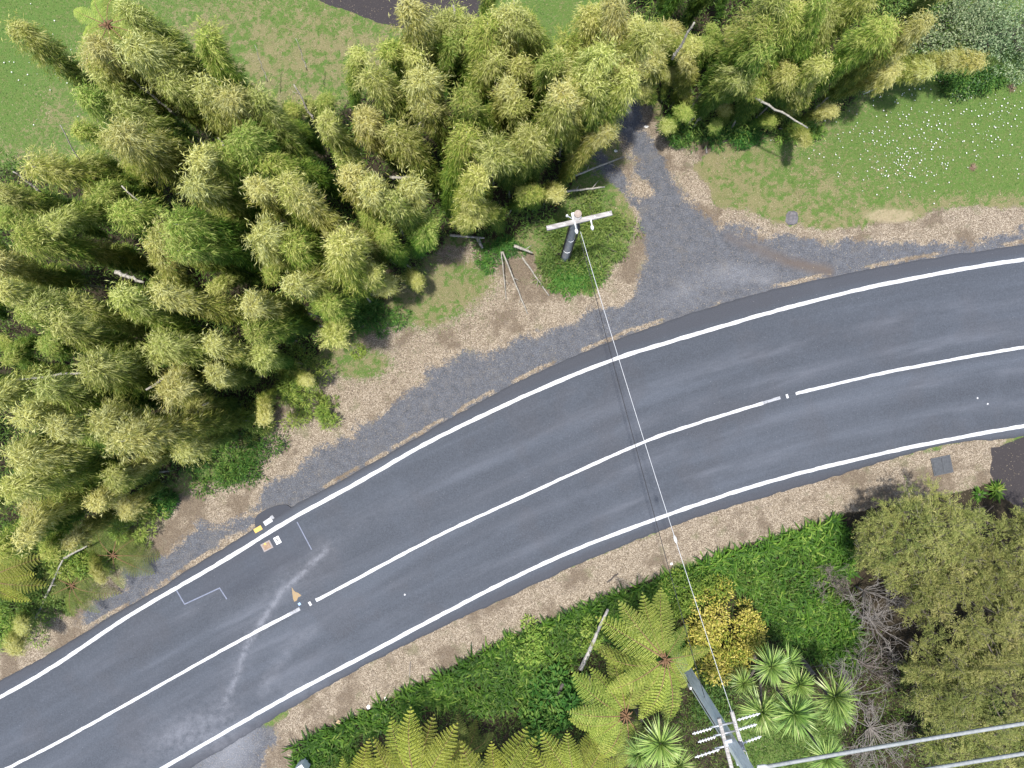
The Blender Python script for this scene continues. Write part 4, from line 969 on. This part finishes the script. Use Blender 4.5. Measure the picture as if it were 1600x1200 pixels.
def tree_fern(px, z, L, azs, kind, label, rng, short=(), name='tree_fern', group='tree ferns in the garden and grove', pitch=0.0, base=None):
    top = G(*px, z); b = G(*base) if base else Vector((top.x, top.y, 0))
    e = thing(name, label, 'tree fern' if name == 'tree_fern' else 'fern', (b.x, b.y, 0), 0, group)
    tp = top-Vector((b.x, b.y, 0))
    mb = MB(); n = 9
    mb.tube([tp*(i/n) for i in range(n)]+[tp-Vector((0, 0, .05))], [.14*(1-.25*i/n)*(1+.12*(i % 2)) for i in range(n+1)], 9)
    mb.build('trunk', M['fern_trunk'], e, smooth=True)
    if z > 1.2:
        mb = MB()                           # brown furled crosiers and dead bases in the heart
        for k in range(9):
            a = rng.uniform(0, 2*PI); r = rng.uniform(.12, .34)
            mb.tube([tp, tp+Vector((r*.6*math.cos(a), r*.6*math.sin(a), .14)), tp+Vector((r*math.cos(a), r*math.sin(a), .10))], [.035, .03, .012], 5)
        mb.build('crown_heart', M['rachis'], e, smooth=True)
    for i, az in enumerate(azs):
        f = link('frond', FR[kind][i % 3], e, tp)
        s = L/2.6*rng.uniform(.86, 1.08)*(.62 if i in short else 1)
        f.rotation_euler = (rng.normal(0, .20), rng.normal(.04, .16)-pitch, az+rng.normal(0, .06)); f.scale = (s, s*rng.uniform(.9, 1.08), s)
    return e
rf = np.random.default_rng(60)
deg = math.radians
tree_fern((1040, 1030), 3.6, 2.8, [deg(x) for x in (52, 84, 108, 128, 150, 183, 206, 228, 250, 274, 300, 328, 15)], 'fern', 'large bright green tree fern beside the concrete pole', rf, short=(0, 10, 11, 12))
tree_fern((978, 1118), 2.8, 2.5, [deg(x) for x in (95, 125, 150, 172, 195, 215, 240, 265, 300, 60)], 'fern', 'yellow-green tree fern tucked under the largest tree fern', rf)
tree_fern((655, 1232), 3.0, 2.9, [deg(x) for x in (35, 58, 78, 98, 118, 140, 160, 20, 185, 350)], 'fern_olive', 'olive tree fern at the bottom edge, left of its neighbour', rf)
tree_fern((782, 1262), 3.0, 2.75, [deg(x) for x in (30, 52, 74, 96, 118, 142, 165, 10)], 'fern_olive', 'olive tree fern at the bottom edge, in the middle', rf)
tree_fern((905, 1225), 2.6, 2.3, [deg(x) for x in (20, 48, 75, 100, 126, 152, 175)], 'fern_olive', 'olive tree fern at the bottom edge left of the cabbage trees', rf)
tree_fern((560, 1260), 2.2, 2.2, [deg(x) for x in (30, 60, 85, 110, 140)], 'fern_olive', 'small olive tree fern at the bottom edge behind the white box', rf)
tree_fern((-20, 905), 2.4, 2.0, [deg(x) for x in (-70, -45, -22, 0, 20, 45, 70)], 'fern_olive', 'yellow-green fern at the far left edge', rf)
tree_fern((112, 915), .9, 1.7, [deg(x) for x in (-100, -60, -25, 15, 55, 100, 150, 200)], 'fern_dark', 'dark fern beside the long leaning pole', rf, name='fern')
tree_fern((176, 868), .9, 1.8, [deg(x) for x in (-80, -40, -5, 35, 75, 120, 170, 220)], 'fern_dark', 'dark fern just above the lower left leaf verge', rf, name='fern')
tree_fern((168, 40), 2.2, 2.0, [deg(x) for x in (-80, -50, -20, 10, 45, 80, 115, 150, 185, 220, 255)], 'fern', 'bright green tree fern beside the top left lawn', rf, base=(215, 80))
tree_fern((725, 1180), 1.2, 1.5, [deg(x) for x in (20, 60, 95, 130, 165, 210, 260, 310)], 'fern_dark', 'dull dark fern between the two olive tree ferns', rf, name='fern')

# ------------------------------------------------------------------ cabbage trees: heads of stiff narrow leaves
M['cabbage'] = leaf_mat('cabbage_tree_leaf', [(0., (.075, .145, .028)), (.45, (.165, .255, .058)), (.8, (.27, .34, .10)), (1., (.40, .41, .19))], .3, .12, .4, .4)
def cab_head(seed, n=190):
    rng = np.random.default_rng(seed); az = rng.uniform(0, 2*PI, n); el = rng.uniform(-.55, 1.45, n)
    D = norm(np.column_stack([np.cos(az)*np.cos(el), np.sin(az)*np.cos(el), np.sin(el)]))
    return leaf_mesh('cabbage_leaf_head', straps(D*.05, D, rng.uniform(.65, .92, n), rng.uniform(.034, .050, n), rng.uniform(.05, .22, n), np.clip(rng.normal(.52, .2, n), 0, 1), rng, 3, .4), M['cabbage'])
CH = [cab_head(700+k) for k in range(4)]
def cabbage(base, heads, label):
    b = G(*base); e = thing('cabbage_tree', label, 'cabbage tree', (b.x, b.y, 0), 0, 'cabbage trees around the concrete pole')
    loc = [G(x, y, z)-Vector((b.x, b.y, 0)) for (x, y, z, s) in heads]
    mid = sum(loc, Vector())/len(loc); fork = Vector((mid.x*.5, mid.y*.5, mid.z*.5))
    MB().tube([(0, 0, -.05), fork*.5, fork], [.12, .10, .085], 8).build('trunk', M['bark'], e, smooth=True)
    for k, (p, (x, y, z, s)) in enumerate(zip(loc, heads)):
        MB().tube([fork, (fork+p)/2+Vector((0, 0, .1)), p], [.07, .055, .04], 7).build('branch', M['bark'], e, smooth=True)
        h = link('leaf_head', CH[k % 4], e, p); h.scale = (s, s, s); h.rotation_euler = (rf.normal(0, .15), rf.normal(0, .15), rf.uniform(0, 6))
cabbage((1160, 1000), [(1205, 1042, 3.4, .95), (1248, 1070, 3.6, .85), (1190, 1112, 3.4, 1.05), (1240, 1115, 3.8, 1.15), (1162, 1068, 2.6, .7), (1232, 1035, 2.8, .8)], 'many-headed cabbage tree right of the concrete pole')
cabbage((1245, 1020), [(1304, 1088, 3.8, 1.15), (1308, 1110, 3.4, .9)], 'dark green cabbage tree head beside the bare grey twigs')
cabbage((1230, 1095), [(1292, 1185, 3.2, .95)], 'cabbage tree head at the bottom edge under the cable')
cabbage((985, 1090), [(1032, 1162, 4.4, 1.12), (1000, 1178, 3.9, .8), (1060, 1196, 4.0, .8)], 'pale green cabbage tree in front of the big tree fern')

# ------------------------------------------------------------------ olive feathery trees on the right
M['manuka'] = leaf_mat('olive_feathery_leaf', [(0., (.065, .096, .026)), (.4, (.165, .190, .055)), (.75, (.285, .285, .098)), (1., (.40, .375, .16))], .40, .12, .6, .15)
def feather_tree(base, h, rx, ry, label, seed, n=15000, name='olive_tree', off=(0, 0), dens=80):
    rng = np.random.default_rng(seed); b = G(*base); e = thing(name, label, 'tree', (b.x, b.y, 0), 0, 'feathery olive trees in the lower right garden')
    MB().tube([(0, 0, -.05), (.05, .03, h*.25), (off[0]*.3, off[1]*.3, h*.45)], [.15, .12, .10], 9).build('trunk', M['bark'], e, smooth=True)
    parts = []; k = dens
    a = rng.uniform(0, 2*PI, k); q = np.sqrt(rng.uniform(0, 1, k))
    C = np.column_stack([off[0]+rx*q*np.cos(a), off[1]+ry*q*np.sin(a), h*(.50+.45*np.sqrt(1-.8*q*q))*rng.uniform(.78, 1.05, k)])
    lim = rng.choice(k, 12, replace=False)
    fork = Vector((off[0]*.3, off[1]*.3, h*.45))
    for j in lim:
        p = Vector(C[j]); MB().tube([fork, (fork+p)/2+Vector((rng.normal(0, .1), rng.normal(0, .1), .12)), p], [.06, .035, .012], 6).build('limb', M['bark'], e, smooth=True)
    tw = MB()
    for j in range(k):
        p = Vector(C[j])
        for _ in range(4):
            dv = Vector((rng.normal(0, 1), rng.normal(0, 1), rng.uniform(-.1, .7))).normalized()*rng.uniform(.3, .7)
            tw.tube([p-Vector((0, 0, .25)), p+dv*.5, p+dv], [.010, .007, .003], 3, False)
    tw.build('twigs', M['bark'], e)
    for j in range(k):                       # each clump a spray of fine sprigs
        ns = 16; az = rng.uniform(0, 2*PI, ns); dv = norm(np.column_stack([np.cos(az), np.sin(az), rng.uniform(-.1, .8, ns)]))
        ln = rng.uniform(.25, .62, ns); m = int(n*1.5)//(k*ns)+1
        qq = rng.uniform(.2, 1, (ns, m)); pos = C[j]+dv[:, None, :]*(ln[:, None]*qq)[:, :, None]; pos[:, :, 2] -= .12*qq**2
        pos = pos.reshape(-1, 3)+rng.normal(0, .03, (ns*m, 3)); D = norm(np.repeat(dv, m, 0)+rng.normal(0, .5, (ns*m, 3)))
        tb = rng.normal(.5, .13)
        parts.append(leaf_quads(pos, D, rng.uniform(.06, .14, ns*m), rng.uniform(.015, .025, ns*m), .2, np.clip(tb+rng.normal(0, .15, ns*m), 0, 1), rng))
    link('crown', leaf_mesh('feathery_crown', join(parts), M['manuka']), e)
    return e
feather_tree((1400, 830), 3.4, 2.4, 2.2, 'feathery olive tree overhanging the mulch near the dark square lid', 801, 26000, dens=110)
feather_tree((1460, 925), 4.2, 2.7, 2.5, 'large feathery olive tree in the lower right middle', 802, 36000, dens=140)
feather_tree((1560, 860), 3.8, 2.3, 2.3, 'feathery olive tree at the right edge below the asphalt drive', 803, 26000, dens=110)
feather_tree((1500, 1035), 3.8, 2.6, 1.9, 'feathery olive tree above the two pale cables', 804, 26000, dens=105)
feather_tree((1590, 990), 4.0, 1.9, 2.2, 'feathery olive tree at the far right edge above the cables', 805, 18000, dens=80)
feather_tree((1425, 1040), 3.2, 1.7, 1.7, 'smaller feathery olive tree beside the grey twig tangle', 806, 15000, dens=62)
feather_tree((1500, 1130), 3.0, 2.5, 1.2, 'feathery olive tree between the two pale cables', 807, 20000, dens=85)
feather_tree((1352, 838), 2.7, 1.25, 1.3, 'low feathery olive tree at the agapanthus corner by the mulch', 810, 11000, dens=48)
# bare grey twiggy shrubs
def dead_shrub(px, r, h, label, seed, mat, nb=26, name='dead_shrub'):
    rng = np.random.default_rng(seed); b = G(*px); e = thing(name, label, 'dead shrub', (b.x, b.y, 0), 0, 'bare twiggy shrubs beside the olive trees')
    MB().tube([(0, 0, -.03), (.02, 0, h*.3)], [.05, .035], 7).build('stem', mat, e, smooth=True)
    for j in range(5):
        mb = MB(); a0 = rng.uniform(0, 2*PI)
        for k in range(nb//5+1):
            a = a0+rng.normal(0, .5); L = r*rng.uniform(.5, 1.1); p0 = Vector((0.02, 0, h*.3)); p1 = Vector((L*.5*math.cos(a), L*.5*math.sin(a), h*rng.uniform(.5, .8))); p2 = Vector((L*math.cos(a+rng.normal(0, .2)), L*math.sin(a+rng.normal(0, .2)), h*rng.uniform(.5, 1.0)))
            mb.tube([p0, p0+(p1-p0)*.5+Vector((rng.normal(0, .10), rng.normal(0, .10), .06)), p1, (p1+p2)/2+Vector((rng.normal(0, .09), rng.normal(0, .09), .03)), p2], [.016, .013, .010, .007, .004], 5)
            for _ in range(9):
                t = rng.uniform(.2, 1); q = p1+(p2-p1)*t; d = Vector((rng.normal(0, 1), rng.normal(0, 1), rng.normal(0, .4))).normalized()*rng.uniform(.12, .45)
                mb.tube([q, q+d*.5+Vector((0, 0, .03)), q+d], [.008, .006, .003], 3, False)
        mb.build('branch', mat, e)
    return e
dead_shrub((1335, 915), 1.5, 2.4, 'pale grey leafless shrub between agapanthus and olive tree', 901, M['pale_twig'], 22)
dead_shrub((1345, 960), 1.6, 2.6, 'pale bare branches hanging over the dark agapanthus edge', 902, M['pale_twig'], 20)
dead_shrub((1335, 1030), 1.6, 1.6, 'grey leafless shrub above the pale cable', 903, M['bark'], 20)
dead_shrub((1320, 1075), 1.9, 1.5, 'purplish grey twig tangle at the bottom edge', 904, M['pale_twig'], 24)
dead_shrub((1352, 1130), 1.8, 1.2, 'grey twig tangle in front of the bottom olive trees', 907, M['pale_twig'], 46)
dead_shrub((1290, 905), .9, .7, 'brown twig pile at the top of the dark agapanthus', 905, M['bark'], 24)
dead_shrub((1555, 60), 1.4, 1.6, 'dark leafless twigs in the top right scrub', 906, M['bark'], 24)

# ------------------------------------------------------------------ logs, stones, litter pieces
bare((907, 1046), .25, (950, 952), .75, .10, 'weathered grey log propped on the agapanthus', name='leaning_log', cat='log', mat=M['grey_wood'], zig=.02)
bare((862, 1110), .35, (880, 1068), .8, .13, 'dark curved log left of the big tree fern', name='dark_log', cat='log', mat=M['dark_wood'], zig=.04)
bare((925, 1098), .3, (921, 1055), .7, .09, 'reddish dark stump between log and tree fern', name='dark_log', cat='log', mat=M['dark_wood'], zig=.02)
bare((1349, 145), .08, (1371, 138), .10, .07, 'short white log lying on the lawn beside the right grove', name='short_log', cat='log', mat=solid_mat('bleached_wood', (.5, .48, .43), (.68, .66, .6), 8, .8))
bare((1104, 239), .05, (1103, 227), .25, .05, 'small pale stump at the litter edge below the right grove', name='short_log', cat='log', mat=M['pale_twig'])
bare((640, 1058), .03, (641, 1034), .10, .022, 'thin white stick in the lower leaf-strewn verge', name='white_stick', cat='stick', mat=M['pale_twig'])
bare((948, 910), .02, (966, 896), .06, .05, 'dark brown bark piece on the lower verge', name='bark_piece', cat='bark', mat=M['dark_wood'], zig=.02)
bare((868, 413), .35, (902, 406), .45, .03, 'reddish dead frond stalk at the foot of the wooden pole', name='dead_stalk', cat='stalk', mat=solid_mat('red_stalk', (.25, .09, .06), (.36, .16, .10), 9))
def stone(px, r, sq, label, mat, seed, name='rock', cat='rock', rz=0.0, parent=None):
    rng = np.random.default_rng(seed); b = G(*px); V = []; F = []
    n, m = 9, 5
    for i in range(m):
        ph = (i/(m-1))*PI*.5
        for k in range(n):
            t = 2*PI*k/n; rr = r*math.cos(ph)*(1+rng.normal(0, .12)) if i < m-1 else r*.12
            V.append((rr*math.cos(t)*sq[0], rr*math.sin(t)*sq[1], r*sq[2]*math.sin(ph)-.02+(rng.normal(0, .02)*r if i < m-1 else 0)))
    for i in range(m-1):
        for k in range(n): F.append((i*n+k, i*n+(k+1) % n, (i+1)*n+(k+1) % n, (i+1)*n+k))
    F.append(tuple((m-1)*n+k for k in range(n)))
    o = MB().add(V, F).build(name, mat, None, (b.x, b.y, Z[gz(np.array([[b.x, b.y]]))][0])); o.rotation_euler[2] = rz
    return tag(o, label, cat)
ROCK = solid_mat('grey_stone', (.07, .068, .074), (.16, .152, .16), 9, .9, .2, .5)
stone((1237, 341), .31, (.9, 1.05, .55), 'grey boulder at the lawn corner by the driveway', ROCK, 11)
PALE = solid_mat('pale_rubbish', (.52, .51, .47), (.72, .71, .68), 14, .7)
TAN = solid_mat('tan_card', (.32, .23, .13), (.46, .35, .22), 10, .8)
stone((576, 1104), .11, (.8, 1.1, .6), 'small white stone at the agapanthus edge, lower verge', PALE, 12, 'stone', 'stone')
stone((602, 1092), .10, (.6, 1.3, .5), 'slim white stone beside the agapanthus, nearest the olive ferns', PALE, 13, 'stone', 'stone')
stone((1049, 881), .08, (1, .8, .5), 'small white stone under the overhead wire on the verge', PALE, 14, 'stone', 'stone')
stone((962, 236), .09, (.9, .7, .5), 'small white stone beside the driveway top', PALE, 15, 'stone', 'stone')
stone((1010, 198), .10, (1.2, .6, .4), 'flat white stone at the foot of the right grove', PALE, 16, 'stone', 'stone')
stone((630, 1008), .07, (1, .8, .5), 'tiny dark stone in the lower verge', ROCK, 17, 'stone', 'stone')
c = G(529, 1128); e = thing('cardboard_scrap', 'tan cardboard scrap lying at the lower verge edge', 'rubbish', (c.x, c.y, .05), .9)
Mx = Matrix.Rotation(.25, 3, 'X')
MB().box((0, 0, .05), (.26, .17, .012), Mx).build('flap', TAN, e); MB().box((-.19, -.03, .02), (.16, .10, .012), Matrix.Rotation(-.3, 3, 'Y')).build('torn_flap', TAN, e)
for i, (px, s) in enumerate((((1428, 125), .9), ((1476, 130), 1.), ((1530, 140), 1.2), ((1580, 138), 1.1), ((1520, 262), .9))):
    lab = ['leftmost dead brown tuft along the top of the daisy lawn', 'dead brown tuft second from left along the daisy lawn top', 'dead brown tuft third from left along the daisy lawn top', 'rightmost dead brown tuft along the top of the daisy lawn', 'brown bare tuft in the middle of the right lawn'][i]
    b = G(*px); e = thing('dead_tuft', lab, 'dead plant', (b.x, b.y, 0), 0, 'dead brown tufts on the daisy lawn')
    n = 90; az = rg.uniform(0, 2*PI, n); D = norm(np.column_stack([np.cos(az), np.sin(az), rg.uniform(.05, .8, n)]))
    link('stalks', leaf_mesh('tuft_stalks', straps(D*.02, D, rg.uniform(.12, .27, n)*s, .018, .3, np.clip(rg.normal(.3, .15, n), 0, 1), rg, 2), leaf_mat('dead_tuft_leaf', [(0., (.09, .062, .040)), (.5, (.155, .110, .068)), (1., (.24, .18, .11))], .15, 0)), e)
# covers in the ground
LID = solid_mat('dark_lid', (.030, .034, .040), (.060, .066, .074), 14, .6, .4, .2)
FRAME = solid_mat('lid_frame', (.055, .06, .066), (.085, .09, .10), 14, .7, .3, .2)
b = G(1470.5, 727); e = thing('drain_lid', 'dark square drain lid set in the mulch by the asphalt drive', 'drain lid', (b.x, b.y, .05), deg(12))
MB().box((0, 0, 0), (.84, .76, .06), None, .01).build('frame', FRAME, e)
for k in (-1, 1): MB().box((k*.195, 0, .035), (.37, .66, .03), None, .008).build('lid_panel', LID, e)
def cover(px, w, h, a, c1, c2, label):
    b = G(*px); k = np.argmin(np.linalg.norm(cen-np.array(b[:2]), axis=1)); v = (np.array(b[:2])-cen[k])@nor[k]
    e = thing('utility_cover', label, 'utility cover', (b.x, b.y, road_z(v)), a)
    MB().box((0, 0, -.01), (w, h, .03), None, .004).build('frame', c1, e)
    MB().box((0, 0, .008), (w*.72, h*.72, .012), None, .003).build('lid', c2, e)
    return e
e = cover((418, 852.5), .44, .36, deg(28), solid_mat('pinkish_concrete', (.20, .175, .17), (.27, .24, .23), 20), solid_mat('rusty_lid', (.17, .12, .085), (.27, .19, .13), 16), 'pinkish square utility cover inside the bamboo-side edge line')
MB().box((-.02, .115, .012), (.09, .08, .012)).build('paint_dab', M['yellow_paint'], e)
e = cover((434.5, 843.5), .24, .32, deg(28), solid_mat('white_cover', (.55, .55, .56), (.7, .7, .7), 20), solid_mat('white_cover_lid', (.42, .42, .44), (.62, .62, .63), 16), 'small white utility cover beside the pinkish one')
MB().box((.0, .02, .016), (.05, .10, .006)).build('slot', LID, e)
# white box whose top corner shows at the bottom edge
b = G(468, 1207, .9); e = thing('utility_box', 'white metal box with blue-grey face at the bottom edge', 'utility box', (b.x, b.y, 0), deg(35))
WHT = solid_mat('white_box_paint', (.70, .71, .73), (.80, .80, .80), 5, .5); BLU = solid_mat('blue_grey_panel', (.13, .16, .25), (.20, .23, .33), 5, .5)
MB().box((0, 0, .42), (.42, .36, .84), None, .01).build('body', WHT, e)
MB().box((0, 0, .87), (.50, .44, .06), None, .015).build('lid', WHT, e)
MB().box((.03, -.03, .905), (.40, .34, .012)).build('top_panel', BLU, e)

# ------------------------------------------------------------------ wooden power pole by the driveway
POLEW = solid_mat('pole_timber', (.26, .25, .243), (.46, .445, .43), 7, .9, .15, .4, (5, 5, .4))
ARMW = solid_mat('arm_timber', (.15, .14, .13), (.40, .385, .37), 5, .9, .15, .5, (.6, 5, 5))
BLK = solid_mat('black_sheath', (.012, .012, .014), (.03, .03, .033), 10, .6)
PORC = solid_mat('white_porcelain', (.42, .43, .44), (.60, .60, .60), 10, .3, .5)
STEEL = solid_mat('galvanised_steel', (.34, .36, .39), (.52, .54, .57), 14, .45, .5, 0, None, .6)
b = G(881, 407); TOPZ = 7.8
e = thing('power_pole', 'weathered wooden power pole with crossarm beside the driveway', 'power pole', (b.x, b.y, 0))
tp = G(903, 334, TOPZ)-b; tp.z = TOPZ
MB().tube([tp*(k/6) for k in range(7)], [.165-.045*k/6 for k in range(7)], 14).build('pole', POLEW, e, smooth=True)
MB().tube([tp+Vector((0, 0, -.03)), tp+Vector((0, 0, .02))], [.125, .118], 14).build('pole_cap', solid_mat('brown_cap', (.19, .15, .12), (.30, .25, .21), 12), e)
za = 7.35
A, B = G(854, 357, za)-b, G(956, 333, za)-b; A.z = B.z = za
d = (B-A); ang = math.atan2(d.y, d.x); mid = (A+B)/2
Mz = Matrix.Rotation(ang, 3, 'Z')
MB().box(mid, (d.length, .15, .13), Mz, .012).build('crossarm', ARMW, e)
for k, off in ((0, -.16), (1, .36)):
    p = mid+d.normalized()*off; sd = Vector((-d.y, d.x, 0)).normalized()*-1
    mb = MB(); q = p+sd*.10
    mb.tube([p+Vector((0, 0, .05)), q+Vector((0, 0, .06)), q+sd*.18+Vector((0, 0, .02))], [.025, .028, .02], 8)
    mb.tube([q+sd*.12+Vector((0, 0, .02)), q+sd*.17, q+sd*.23-Vector((0, 0, .02)), q+sd*.29-Vector((0, 0, .03))], [.02, .055, .055, .02], 10)
    mb.build('insulator', PORC, e, smooth=True)
pc = tp*(za/TOPZ)
MB().box(pc+Vector((0, 0, .0)), (.30, .34, .05), Mz).build('arm_bracket', STEEL, e)
for off in (-.62, .62):
    q0 = mid+d.normalized()*off+Vector((0, 0, -.06)); MB().tube([q0, tp*(6.75/TOPZ)+Vector((0, -.1, 0))], .018, 6).build('brace', STEEL, e)
for off in (-.95, -.5, .5, .95):
    q0 = mid+d.normalized()*off; MB().tube([q0+Vector((0, 0, .05)), q0+Vector((0, 0, .095))], .022, 8).build('bolt', STEEL, e)
p = G(886, 337, 6.9)-b; p.z = 6.9
mb = MB(); mb.tube([tp*(6.9/TOPZ), p], [.02, .02], 6); mb.build('side_bracket', STEEL, e); MB().tube([p-Vector((0, 0, .08)), p+Vector((0, 0, .06))], [.05, .035], 10).build('knob', PORC, e, smooth=True)
# black cable tails strapped down the pole
mb = MB(); sd = Vector((.11, -.11, 0))
mb.tube([pc+Vector((.02, -.12, .05)), pc+Vector((.10, -.22, -.35)), tp*.80+sd*1.4, tp*.55+sd*1.25, tp*.25+sd*1.35, sd*1.5], [.035, .04, .035, .03, .03, .03], 7); mb.build('riser_cable', BLK, e, smooth=True)
mb = MB(); sd = Vector((-.13, -.03, 0)); mb.tube([pc+Vector((-.10, -.05, 0)), tp*.8+sd*1.3, tp*.4+sd*1.35, sd*1.45], .026, 7); mb.build('riser_cable', BLK, e, smooth=True)
mb = MB()
for t in (.3, .55, .78): c = tp*t; mb.tube([c-Vector((0, 0, .03)), c+Vector((0, 0, .03))], .165-.045*t+.012, 12)
mb.build('strap', STEEL, e)

# ------------------------------------------------------------------ concrete pole with double crossarms
CONC = solid_mat('pole_concrete', (.42, .46, .45), (.62, .65, .63), 6, .85, .2, .3, (3, 3, .3))
b2 = G(1057, 1024); T2 = 9.4
e2 = thing('power_pole', 'pale grey concrete power pole with double crossarms at the bottom edge', 'power pole', (b2.x, b2.y, 0))
t2 = G(1191, 1238, T2)-b2; t2.z = T2
def boxtube(p0, p1, w0, w1, ang):
    V = []
    for p, w in ((p0, w0), (p1, w1)):
        for (sx, sy) in ((-1, -1), (1, -1), (1, 1), (-1, 1)):
            v = Matrix.Rotation(ang, 3, 'Z') @ Vector((sx*w/2, sy*w/2*.85, 0)); V.append(tuple(Vector(p)+v))
    return V, [(0, 1, 5, 4), (1, 2, 6, 5), (2, 3, 7, 6), (3, 0, 4, 7), (3, 2, 1, 0), (4, 5, 6, 7)]
pa = deg(14)
mb = MB()
V, F = boxtube((0, 0, -.05), t2, .40, .29, pa); mb.add(V, F); mb.build('pole', CONC, e2)
mb = MB()                                   # darker ribs down the right face, painting the shade of web recesses
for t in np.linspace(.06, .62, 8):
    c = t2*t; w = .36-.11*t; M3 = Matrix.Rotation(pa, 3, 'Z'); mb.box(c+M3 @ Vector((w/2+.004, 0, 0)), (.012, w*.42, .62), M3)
mb.build('shade_rib', solid_mat('recess_shadow', (.15, .165, .165), (.22, .235, .235), 6), e2)
zA = 6.9
def arm(p0, p1, z, w=.12, hgt=.12):
    A, B = G(*p0, z)-b2, G(*p1, z)-b2; A.z = B.z = z; d = B-A
    for t in (.12, .3, .5, .7, .88):
        q0 = A+d*t; MB().tube([q0, q0+Vector((0, 0, hgt/2+.03))], .022, 8).build('bolt', STEEL, e2)
    MB().box((A+B)/2, (d.length, w, hgt), Matrix.Rotation(math.atan2(d.y, d.x), 3, 'Z'), .012).build('crossarm', ARMW, e2); return A, B
A1, B1 = arm((1123, 1122), (1146, 1212), zA); A2, B2 = arm((1143, 1111), (1161, 1174), zA)
mb = MB(); 
for (p, q) in (((1110, 1139), (1146, 1131)), ((1116, 1152), (1150, 1144)), ((1118, 1172), (1156, 1163))):
    P_, Q_ = G(*p, zA)-b2, G(*q, zA)-b2; P_.z = Q_.z = zA-.09; mb.tube([P_, Q_], .035, 8)
mb.build('tie_rod', STEEL, e2, smooth=True)
def ins_string(p, q, z, sag=.1):
    P_, Q_ = G(*p, z)-b2, G(*q, z)-b2; P_.z = z; Q_.z = z-sag; d = Q_-P_; L = d.length; u = d.normalized(); mb = MB()
    prof = [(0, .02)]; n = 6
    for k in range(n):
        t = (k+.6)/(n+.4); prof += [(t*L-.028, .022), (t*L-.020, .052), (t*L+.012, .052), (t*L+.020, .022)]
    prof.append((L, .02))
    mb.tube([P_+u*t for t, r in prof], [r for t, r in prof], 9); mb.build('insulator_string', PORC, e2, smooth=False)
    return Q_
ends = [ins_string((1112, 1138), (1083, 1149), zA), ins_string((1118, 1151), (1092, 1162), zA), ins_string((1124, 1171), (1087, 1186), zA),
        ins_string((1152, 1125), (1189, 1117), zA), ins_string((1154, 1140), (1184, 1134), zA), ins_string((1158, 1162), (1191, 1153), zA)]
mb = MB(); pt = t2*.36; sd = Vector((-.20, .02, 0)); mb.tube([t2*.70+sd*.8, t2*.5+sd, pt+sd, t2*.05+sd*1.1], .022, 6); mb.build('earth_cable', BLK, e2, smooth=True)
c = t2*.30+Vector((-.24, .0, 0)); mb = MB(); mb.box(c, (.08, .10, .34), None, .01); mb.box(c+Vector((0, 0, -.30)), (.06, .07, .16), None, .01); mb.build('fuse_box', PORC, e2)
MB().box(t2*(zA/T2)+Vector((-.14, .10, -.05)), (.26, .22, .26), Matrix.Rotation(pa, 3, 'Z'), .02).build('switch_box', STEEL, e2)
MB().box(t2*(zA/T2)+Vector((.16, -.42, .12)), (.22, .30, .16), Matrix.Rotation(pa, 3, 'Z'), .02).build('cable_clamp', STEEL, e2)

# ------------------------------------------------------------------ overhead wires
def wire(p0, p1, r, sag, name, label, mat, n=28, group=None):
    e = thing(name, label, 'wire', p0, 0, group); d = p1-p0; pts = []
    for i in range(n+1): t = i/n; p = d*t; p.z -= 4*sag*t*(1-t); pts.append(p)
    MB().tube(pts, r, 6).build('cable', mat, e, smooth=True); return e, pts
ALU = solid_mat('aluminium_wire', (.34, .35, .37), (.48, .49, .50), 6, .6, .4)
w0 = G(907, 362, 7.2); w1 = G(1142, 1108, 7.0)
ew, pts = wire(w0, w1, .0095, .45, 'overhead_wire', 'thin pale overhead wire crossing the road from pole to pole', ALU)
def at(t):
    d = w1-w0; p = d*t; p.z -= 4*.45*t*(1-t); return p
wire(G(905, 366, 6.0), G(1101, 1090, 4.2), .013, .25, 'overhead_cable', 'thin black strand added to deepen the pale wire shadow above the road', BLK)  # black tube added to strengthen the faint shadow line of the pale wire
u = (at(.66)-at(.64)).normalized(); c = at(.648)
MB().tube([c-u*.14, c-u*.05, c+u*.06, c+u*.14], [.018, .05, .05, .018], 9).build('splice', PORC, ew, smooth=True)
e_, _ = wire(G(1142, 1108, 7.0), G(1180, 1215, 7.1), .010, .03, 'overhead_wire', 'short pale wire running past the concrete pole crossarms', ALU, 6)
CAB = solid_mat('grey_cable', (.17, .185, .188), (.27, .285, .285), 9, .75)
ec, _ = wire(G(1192, 1199, 7.6), G(1760, 1106, 7.4), .062, .08, 'overhead_cable', 'upper thick pale cable crossing the lower right garden', CAB, group='thick pale cables at lower right')
MB().tube([Vector((-.18, .02, 0)), Vector((.05, 0, 0)), Vector((.16, .01, 0))], [.05, .10, .07], 10).build('dead_end_clamp', PORC, ec, smooth=True)
wire(G(1197, 1246, 7.9), G(1760, 1152, 7.4), .062, .06, 'overhead_cable', 'lower thick pale cable in the bottom right corner', CAB, group='thick pale cables at lower right')
for k, (q, dirv) in enumerate(((ends[0], (-1, .27)), (ends[1], (-1, .27)), (ends[2], (-1, .27)))):
    pass
print('objects', len(bpy.data.objects), 'bamboo', len(bam_list))
